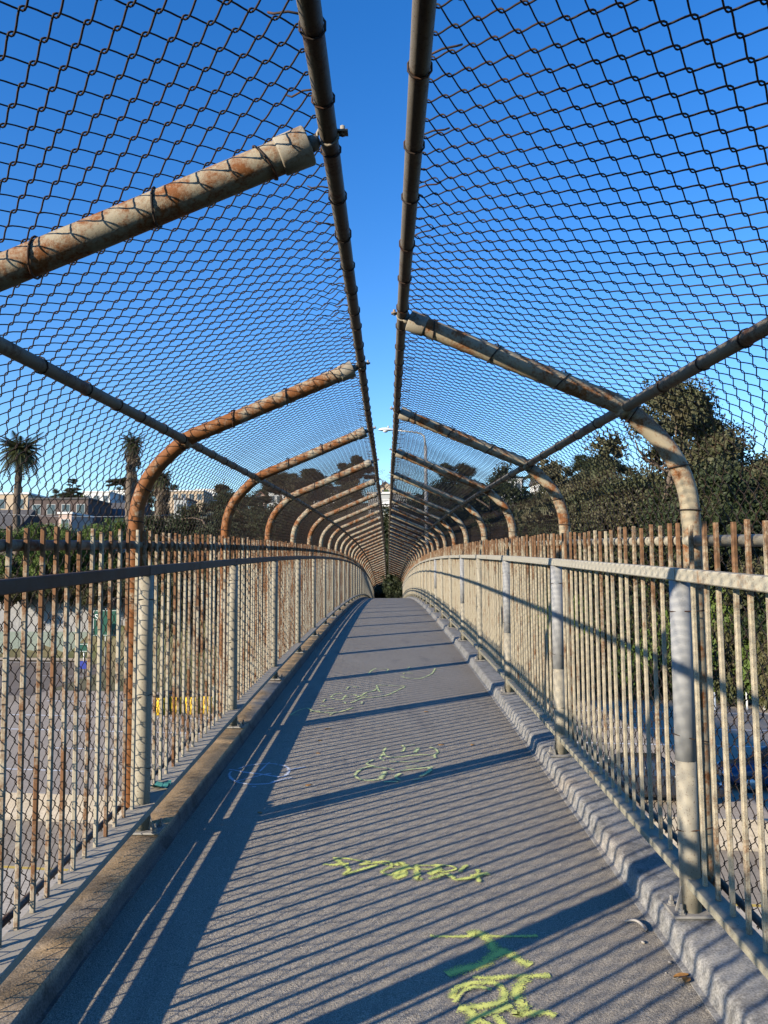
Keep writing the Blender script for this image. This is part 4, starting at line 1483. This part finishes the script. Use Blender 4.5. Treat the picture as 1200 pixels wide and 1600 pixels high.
tree_px('dark', 1, 215, 800, 90, 'dark tree at the foot of the shaggy fan palm', 7, GL)
tree_px('scrub', 1, 300, 815, 82, 'dry olive bush between bright bush and dark round tree', 9, GL)
tree_px('scrub', 0, 370, 835, 80, 'dry olive bush behind the second left arch foot', 9, GL)
tree_px('dark', 0, 122, 776, 118, 'small dark roundish tree peeping over the brown terrace roof', 4.5, GL)
tree_px('scrub', 1, 110, 893, 78.6, 'dark creeper mass spilling over the sound wall top, middle', 9, GL, z=GROUND + 5.2)
tree_px('scrub', 0, 20, 890, 80, 'dark creeper mass spilling over the sound wall top, far left', 9, GL, z=GROUND + 5.2)
tree_px('scrub', 0, 200, 890, 77, 'dark creeper mass spilling over the sound wall top, right part', 9, GL, z=GROUND + 5.2)
tree_px('scrub', 1, 280, 888, 76, 'dry olive bush at the right end of the sound wall', 9, GL, z=GROUND + 3.2)
tree_px('scrub', 1, 345, 888, 72, 'dry olive bush right of the sound wall behind the pickets', 10, GL, z=GROUND + 1.2)
tree_px('scrub', 0, 420, 888, 68, 'dry olive bush low behind the third left post', 10, GL)
tree_px('bush', 1, 480, 888, 66, 'green bush low behind the fifth left post', 8, GL)
tree_px('bare', 0, 601, 722, 150, 'bare leafless tree above the gabled house in the slot', 11)
tree_px('bush', 0, 603, 765, 128, 'bright green shrub in front of the gabled house', 5)
rg = np.random.default_rng(5)
k = 0
side_words = {-1: 'left', 1: 'right'}
for i in range(64):
    sdx = -1 if i % 2 else 1
    d = rg.uniform(125, 290); x = sdx * rg.uniform(8, 120) if i > 6 else rg.uniform(-18, 18)
    if abs(x) < 14: x = sdx * 14 + x
    kd = ['dark', 'eucalyptus', 'flat', 'scrub', 'dark', 'cone', 'bush'][i % 7]
    h = rg.uniform(5, 11) if kd not in ('bush', 'scrub') else rg.uniform(3, 5)
    t = tree(kd, i, x, d, h, 'far %s on the hillside among the houses' % {'dark': 'dark round tree', 'eucalyptus': 'ragged olive tree', 'flat': 'flat topped tree', 'scrub': 'dry olive shrub', 'cone': 'pointed conifer', 'bush': 'green shrub'}[kd], h * .95, 'trees on the far hillside')


# palms
def frond(mb, a, L_, up, droop, rg, fan=False):
    V = []; F = []
    n = 9
    pts = []
    for k in range(n + 1):
        t_ = k / n
        r = L_ * t_ * (1 - .18 * t_ * droop)
        pts.append(Vector((r * cos(a), r * sin(a), up * L_ * t_ - droop * L_ * t_ * t_)))
    side = Vector((-sin(a), cos(a), 0))
    for k in range(1, n + 1):
        p = pts[k]; d = (pts[k] - pts[k - 1]).normalized()
        ll = L_ * .25 * sin(pi * min(.97, (k + 1) / (n + 1.5))) + .12
        for s_ in (-1, 1):
            for q in range(2):
                b = pts[k - 1].lerp(p, .25 + .5 * q)
                tip = b + (side * s_ * .8 + d * .55 + Vector((0, 0, -.25))) * ll
                w = d * .085 * L_ / 2.6
                V += [b - w, b + w, tip]
                F.append((len(V) - 3, len(V) - 2, len(V) - 1))
    mb.add(V, F)
    mb.tube(pts, [.035 * L_ / 2.6] * (n + 1), 4)


def palm(px, pytop, d, ctr_py, L_, label, skirt=False, nf=44, tr=.32):
    p = at(px, pytop, d); c = at(px, ctr_py, d)
    base = terrain(p.x, d)
    t = empty('palm_tree', (p.x, d, base)); tag(t, label, 'palm tree', 'palm trees on the left')
    hz = c.z - base
    mb = MB()
    rgp = np.random.default_rng(int(px))
    n = 26
    mb.tube([(.12 * sin(k * .3), 0, hz * k / n) for k in range(n + 1)], [tr * (1.0 + .10 * ((k % 2) * 2 - 1)) * (1.12 - .15 * k / n) for k in range(n + 1)], 10)
    mb.build('trunk', M['palm_bark'], t)
    mb = MB()
    top = Vector((.12 * sin(n * .3), 0, hz))
    f = MB()
    for k in range(nf):
        a = k * 2.39996; u = k / nf
        frond(f, a, L_ * rgp.uniform(.8, 1.1), 1.25 - 1.75 * u, .45 + .35 * u, rgp)
    f.V = [tuple(Vector(v) + top) for v in f.V]
    f.build('crown', M['palm_leaf'], t, False)
    if skirt:
        C = []; R = []
        for k in range(26):
            z = hz - .3 - k * .18; a = rgp.uniform(0, 6.28); q = tr * rgp.uniform(.5, 1.5)
            C.append((top.x + q * cos(a), q * sin(a), z)); R.append((.42, .42, .5))
        V, F = leaf_cloud(C, R, 1800, .55, rgp, .2, 2.2)
        obj('dead_frond_skirt', mesh_data('dead_frond_skirt', V, F, M['skirt'], False), t)
    return t


palm(31, 680, 96, 706, 2.9, 'tall date palm with a full round crown above the tan house', False, 90, .42)
palm(206, 682, 92, 694, 1.55, 'shaggy fan palm with a small crown beside the first whole arch', True, 60, .50)
palm(252, 735, 98, 748, 1.5, 'shorter shaggy fan palm partly behind the orange rusty arch', True, 60, .55)
palm(123, 778, 150, 783, 1.7, 'tiny far palm peeping over the brown terrace', False, 40, .3)

# ------------------------------------------------------------------ houses
def house(px0, px1, pytop, d, depth, wall, roofm, label, style='gable', storeys=2, rot=0.0, zbase=None, cat='house', win=3):
    a = at(px0, pytop, d); b = at(px1, pytop, d)
    w = b.x - a.x; cx = (a.x + b.x) / 2
    base = min(terrain(a.x, d), terrain(b.x, d)) - .5 if zbase is None else zbase
    H = a.z - base
    t = empty('house', (cx, d, base), (0, 0, rot)); tag(t, label, cat, 'houses around the freeway')
    if style == 'flat':
        mb = MB(); mb.box(-w / 2, w / 2, 0, depth, 0, H - .25); mb.build('wall', wall, t, False)
        mb = MB(); mb.box(-w / 2 - .15, w / 2 + .15, -.15, depth + .15, H - .25, H); mb.build('roof', roofm, t, False)
        he = H - .3
    else:
        rh = min(w * .42, H * .4) if style == 'gable' else min(depth * .35, H * .35)
        he = H - rh
        mb = MB()
        if style == 'gable':           # gable end faces the viewer
            V = [(-w / 2, 0, 0), (w / 2, 0, 0), (w / 2, 0, he), (0, 0, H - .12), (-w / 2, 0, he)]
            V += [(x, depth, z) for (x, _, z) in V]
            mb.add(V, [(0, 1, 2, 3, 4), (9, 8, 7, 6, 5), (0, 5, 6, 1), (1, 6, 7, 2), (0, 4, 9, 5)])
            mb.build('wall', wall, t, False)
            r = MB(); o = .35; tk = .16
            for s_ in (-1, 1):
                x1 = s_ * (w / 2 + o); z1 = he - o * rh / (w / 2)
                V = [(0, -o, H), (x1, -o, z1), (x1, depth + o, z1), (0, depth + o, H)]
                V += [(x, y, z - tk) for (x, y, z) in V]
                r.add(V, [(0, 1, 2, 3), (7, 6, 5, 4), (0, 4, 5, 1), (1, 5, 6, 2), (2, 6, 7, 3)])
            r.build('roof', roofm, t, False)
        else:                           # eaves face the viewer
            mb.box(-w / 2, w / 2, 0, depth, 0, he); mb.build('wall', wall, t, False)
            r = MB(); o = .35
            V = [(-w / 2 - o, -o, he), (w / 2 + o, -o, he), (w / 2 + o, depth + o, he), (-w / 2 - o, depth + o, he), (-w / 2 - o, depth / 2, H), (w / 2 + o, depth / 2, H)]
            r.add(V, [(0, 1, 5, 4), (2, 3, 4, 5), (1, 2, 5), (3, 0, 4), (0, 3, 2, 1)])
            r.build('roof', roofm, t, False)
    vis = min(he, 2.7 * storeys)
    for s_ in range(storeys):
        z0 = he - 2.7 * (s_ + 1) + .75
        if z0 < .3: break
        for k in range(win):
            xw = -w / 2 + w * (k + .5) / win; ww = min(1.3, w / win * .5)
            f = MB(); f.box(xw - ww / 2 - .09, xw + ww / 2 + .09, -.07, -.003, z0 - .09, z0 + 1.35)
            fo_ = f.build('window', M['stucco_grey'], t, False)
            g = MB()
            g.box(xw - ww / 2, xw - .03, -.09, -.072, z0, z0 + 1.26); g.box(xw + .03, xw + ww / 2, -.09, -.072, z0, z0 + 1.26)
            g.build('pane', M['glass'], fo_, False)
    return t


house(-14, 44, 770, 112, 9, M['stucco_tan'], M['trim'], 'sunlit tan flat roofed house under the date palm', 'flat', 2, 0, None, 'house', 2)
house(46, 138, 778, 108, 9, M['stucco_brown'], M['roof'], 'long dark brown flat roofed terrace beside the tan house', 'flat', 2, 0, None, 'house', 4)
house(-70, 28, 793, 100, 8, M['stucco_brown'], M['roof'], 'low brown house with dark roof at the left picture edge', 'eaves', 1, 0, None, 'house', 3)
house(92, 112, 800, 98, 7, M['stucco_pink'], M['trim'], 'small pinkish house in front of the brown terrace', 'flat', 1, 0, None, 'house', 1)
house(150, 215, 782, 116, 8, M['stucco_grey'], M['roof'], 'grey house with dark roof left of the shaggy fan palm', 'eaves', 1, 0, None, 'house', 3)
house(130, 172, 768, 170, 9, M['stucco_white'], M['trim'], 'white flat roofed house above the grey roof on the left', 'flat', 1, 0, None, 'house', 3)
house(172, 205, 766, 176, 9, M['stucco_white'], M['trim'], 'narrow white house on the skyline by the fan palm', 'flat', 1, 0, None, 'house', 2)
house(256, 318, 766, 180, 9, M['stucco_tan'], M['trim'], 'wide cream house on the skyline right of the first whole arch', 'flat', 1, 0, None, 'house', 5)
house(306, 345, 764, 190, 9, M['stucco_white'], M['trim'], 'white house on the skyline behind the pointed conifer', 'flat', 1, 0, None, 'house', 3)
house(272, 292, 778, 120, 6, M['stucco_grey'], M['roof'], 'blue grey house wall behind the short fan palm', 'flat', 1, 0, None, 'house', 1)
house(402, 413, 768, 150, 1.6, M['stucco_pink'], M['roof_red'], 'narrow pink house between the conifer and the flat topped cypress', 'gable', 1, 0, None, 'house', 1)
house(420, 452, 768, 160, 7, M['stucco_white'], M['trim'], 'white house under the flat topped cypress', 'flat', 1, 0, None, 'house', 3)
house(480, 545, 757, 190, 9, M['stucco_white'], M['roof'], 'white house on the hill between the two cypresses', 'eaves', 1, 0, None, 'house', 5)
house(592, 612, 752, 158, 8, M['stucco_tan'], M['roof'], 'tan gabled house at the top of the open slot', 'gable', 1, 0, None, 'house', 1)
house(790, 815, 748, 160, 8, M['stucco_white'], M['trim'], 'white house glimpsed right of the dark spreading tree', 'flat', 2, 0, None, 'house', 2)
house(838, 878, 742, 170, 8, M['stucco_white'], M['roof'], 'pale house on the skyline left of the eucalyptus grove', 'eaves', 2, 0, None, 'house', 3)
house(655, 700, 770, 175, 8, M['stucco_grey'], M['roof'], 'grey house on the hill behind the street lamp', 'eaves', 2, 0, None, 'house', 4)
house(720, 770, 765, 195, 8, M['stucco_white'], M['roof_red'], 'white red roofed house on the hill to the right', 'eaves', 2, 0, None, 'house', 4)

# apartment block with balconies in the slot
d = 122
a = at(575, 770, d); b = at(640, 770, d); base = terrain(0, d) - 1
t = empty('apartment_block', ((a.x + b.x) / 2, d, base)); tag(t, 'pale apartment block with white balconies seen through the open slot', 'building')
w = b.x - a.x; H = a.z - base
mb = MB(); mb.box(-w / 2, w / 2, .0, 9, 0, H - .2); mb.build('wall', M['stucco_grey'], t, False)
mb = MB(); mb.box(-w / 2 - .2, w / 2 + .2, -.2, 9.2, H - .2, H + .1); mb.build('roof', M['trim'], t, False)
zrel = lambda py: at(600, py, d).z - base
mb = MB(); mb.add([(-2.2, -1.6, zrel(789)), (2.2, -1.6, zrel(789)), (0, -1.6, zrel(784.5)), (-2.2, 0, zrel(789)), (2.2, 0, zrel(789)), (0, 0, zrel(784.5))], [(0, 1, 2), (0, 2, 5, 3), (1, 4, 5, 2), (0, 3, 4, 1)]); mb.build('porch_roof', M['trim'], t, False)
for py in (791, 808, 821.5):
    z = zrel(py)
    if z < .3: continue
    mb = MB(); mb.box(-w / 2 + .1, w / 2 - .1, -1.5, -.002, z - .16, z); bl_ = mb.build('balcony', M['trim'], t, False)
    mb = MB()
    for k in range(9):
        x = -w / 2 + .2 + (w - .4) * k / 8; mb.box(x - .03, x + .03, -1.47, -1.41, z, z + .9)
    mb.box(-w / 2 + .15, w / 2 - .15, -1.475, -1.405, z + .9, z + .97); mb.build('railing', M['trim'], bl_, False)
for py in (800, 816):
    z = zrel(py)
    for x in (-2.2, .2, 2.3):
        f = MB(); f.box(x - .7, x + .7, -.06, -.002, z - .4, z + .9); wn = f.build('window', M['trim'], t, False)
        g = MB(); g.box(x - .62, x + .62, -.08, -.062, z - .32, z + .82); g.build('pane', M['glass'], wn, False)

# ------------------------------------------------------------------ cars
def car(x, y, heading, paint, label):
    t = empty('car', (x, y, GROUND + .012), (0, 0, heading)); tag(t, label, 'car', 'cars on the freeway')
    # length along local x, nose at -x
    prof_b = [(-2.28, .42, .55, .70), (-2.22, .30, .70, .78), (-1.9, .24, .80, .86), (-1.2, .24, .90, .89), (-.6, .24, .95, .90), (.6, .24, .98, .90), (1.6, .24, 1.0, .89), (2.05, .28, 1.0, .84), (2.25, .40, .92, .74)]
    mb = MB(); V = []; F = []
    n = 10
    for (xx, z0, z1, hw) in prof_b:
        V += [(xx, -hw * .86, z0), (xx, -hw, z0 + .12), (xx, -hw * 1.0, (z0 + z1) * .55), (xx, -hw * .96, z1 - .08), (xx, -hw * .80, z1),
              (xx, hw * .80, z1), (xx, hw * .96, z1 - .08), (xx, hw, (z0 + z1) * .55), (xx, hw, z0 + .12), (xx, hw * .86, z0)]
    for i in range(len(prof_b) - 1):
        for k in range(n):
            F.append((i * n + k, (i + 1) * n + k, (i + 1) * n + (k + 1) % n, i * n + (k + 1) % n))
    F.append(tuple(range(n))); F.append(tuple(range(len(prof_b) * n - 1, len(prof_b) * n - n - 1, -1)))
    mb.add(V, F); smooth_flat(mb.build('body', paint, t).data, 40)
    # cabin: glass house with a painted roof
    lo = [(-.95, .76), (1.75, .76)]; hi = [(-.30, .60), (1.05, .58)]
    zl, zh = .95, 1.42
    V = [(-.95, -.76, zl), (1.78, -.76, zl), (1.78, .76, zl), (-.95, .76, zl), (-.25, -.60, zh), (1.05, -.60, zh), (1.05, .60, zh), (-.25, .60, zh)]
    g = MB(); g.add(V, [(0, 1, 5, 4), (1, 2, 6, 5), (2, 3, 7, 6), (3, 0, 4, 7)]); g.build('window', M['glass'], t, False)
    r = MB(); r.add([(-.32, -.63, zh - .03), (1.12, -.63, zh - .03), (1.12, .63, zh - .03), (-.32, .63, zh - .03), (-.15, -.5, zh + .04), (.95, -.5, zh + .04), (.95, .5, zh + .04), (-.15, .5, zh + .04)],
                    [(4, 5, 6, 7), (0, 1, 5, 4), (1, 2, 6, 5), (2, 3, 7, 6), (3, 0, 4, 7)])
    for s_ in (-1, 1):
        for (xa, xb) in ((-.95, -.25), (.35, .38), (1.78, 1.05)):
            r.tube([(xa, s_ * .765, zl), (xb, s_ * .61, zh)], .035, 5)
    r.build('roof', paint, t)
    for xx in (-1.42, 1.38):
        for s_ in (-1, 1):
            w_ = MB(); V = []
            w_.tube([(xx, s_ * .66, .32), (xx, s_ * .70, .32), (xx, s_ * .86, .32), (xx, s_ * .895, .32)], [.27, .32, .32, .28], 20); wo = w_.build('wheel', M['black'], t)
            w_ = MB()
            w_.tube([(xx, s_ * .893, .32), (xx, s_ * .902, .32)], [.20, .19], 16)
            w_.build('rim', M['chrome'], wo)
    for s_ in (-1, 1):
        h = MB(); h.add([(-2.285, s_ * .40, .60), (-2.285, s_ * .62, .60), (-2.12, s_ * .72, .64), (-2.2, s_ * .40, .73), (-2.18, s_ * .62, .735), (-2.05, s_ * .73, .76)], [(0, 1, 4, 3), (1, 2, 5, 4), (3, 4, 5), (0, 2, 1)])
        h.build('headlight', M['lens'], t, False)
        mb = MB(); mb.bbox(-.70, -.52, min(s_ * .90, s_ * 1.04), max(s_ * .90, s_ * 1.04), .93, 1.05, .02); mb.build('mirror', paint, t)
    gr = MB()
    for k in range(4): gr.box(-2.30, -2.275, -.34, .34, .47 + k * .045, .495 + k * .045)
    gr.build('grille', M['chrome'], t, False)
    return t


hd_ = atan(RS)
q = at(1143, 1235, 29); car(q.x + 2.3, 29.8, hd_, M['car_blue'], 'dark blue saloon car driving on the freeway below the right railing')
q = at(1040, 1262, 27.4); car(q.x, 28.6, hd_ + pi, M['car_grey'], 'graphite saloon car half hidden by the nearest right post')

# delineator posts by the right bank
for (px, lab) in ((1117, 'thin white marker post left of its two neighbours'), (1167, 'thin white marker post between its two neighbours'), (1194, 'thin white marker post right of its two neighbours')):
    d = 46.5
    q = at(px, 1095, d); mb = MB(); mb.bbox(-.05, .05, -.02, .02, 0, 1.0, .01); mb.bbox(-.045, .045, -.024, -.0205, .78, .94, .001)
    tag(mb.build('marker_post', M['trim'], None, False, loc=(q.x, d, GROUND + .01)), lab + ' by the right bank', 'post', 'white marker posts by the freeway')

# utility line on the left
t = empty('utility_pole', (at(287, 820, 95).x, 95, terrain(at(287, 820, 95).x, 95))); tag(t, 'slim grey pole standing among the bushes on the left bank', 'pole')
mb = MB(); mb.tube([(0, 0, 0), (0, 0, at(287, 772, 95).z - t.location.z)], [.1, .07], 8); mb.build('shaft', M['lamp_metal'], t)
mb = MB(); mb.box(-.7, .7, -.05, .05, at(287, 804, 95).z - t.location.z, at(287, 804, 95).z - t.location.z + .1); mb.build('crossarm', M['lamp_metal'], t)
mb = MB()
q0 = at(287, 804, 95); q1 = at(-260, 772, 90)
mb.tube([(q0.x + (q1.x - q0.x) * k / 12, q0.y + (q1.y - q0.y) * k / 12, q0.z + (q1.z - q0.z) * k / 12 - 1.2 * sin(pi * k / 12)) for k in range(13)], .025, 5)
tag(mb.build('overhead_cable', M['lamp_metal']), 'thin overhead cable sagging past the houses on the left', 'cable')

# bollards at the far end of the bridge
for k, (x, lab) in enumerate(((-.78, 'white bollard at the far end of the walkway, beside the left kerb'), (.95, 'white bollard at the far end of the walkway, beside the right kerb'))):
    y = 70.6
    mb = MB(); mb.lathe([(.07, 0), (.07, .85), (.055, .9), (.02, .92)], 12)
    tag(mb.build('bollard', M['trim'], None, loc=(x, y, terrain(x, y))), lab, 'bollard', 'bollards at the walkway end')

# ------------------------------------------------------------------ light
SUN_EL, SUN_AZ = radians(19.5), radians(52.7)        # azimuth of the light's travel, from +Y towards +X
Ld = Vector((sin(SUN_AZ) * cos(SUN_EL), cos(SUN_AZ) * cos(SUN_EL), -sin(SUN_EL)))
sl = bpy.data.lights.new('Sun', 'SUN'); sl.energy = 5.0; sl.angle = radians(.5); sl.color = (1.0, .885, .71)
so = bpy.data.objects.new('Sun', sl); so.rotation_euler = Ld.to_track_quat('-Z', 'Y').to_euler(); link(so)
wd = bpy.data.worlds.new('World'); scene.world = wd; wd.use_nodes = True
nt = wd.node_tree
bgd = nt.nodes['Background']
sky = nt.nodes.new('ShaderNodeTexSky'); sky.sky_type = 'NISHITA'; sky.sun_disc = False
sky.sun_elevation = SUN_EL; sky.sun_rotation = SUN_AZ + pi
sky.air_density = 1.0; sky.dust_density = 0.0; sky.ozone_density = 2.5
hs = nt.nodes.new('ShaderNodeHueSaturation'); hs.inputs['Saturation'].default_value = 1.36; hs.inputs['Hue'].default_value = .513; hs.inputs['Value'].default_value = 1.0
nt.links.new(sky.outputs[0], hs.inputs['Color']); nt.links.new(hs.outputs[0], bgd.inputs['Color'])
bgd.inputs['Strength'].default_value = .15

scene.view_settings.view_transform = 'Standard'; scene.view_settings.look = 'None'
scene.view_settings.exposure = .80; scene.view_settings.gamma = 1.0
scene.cycles.max_bounces = 6; scene.cycles.transparent_max_bounces = 8
scene.cycles.diffuse_bounces = 0; scene.cycles.glossy_bounces = 2
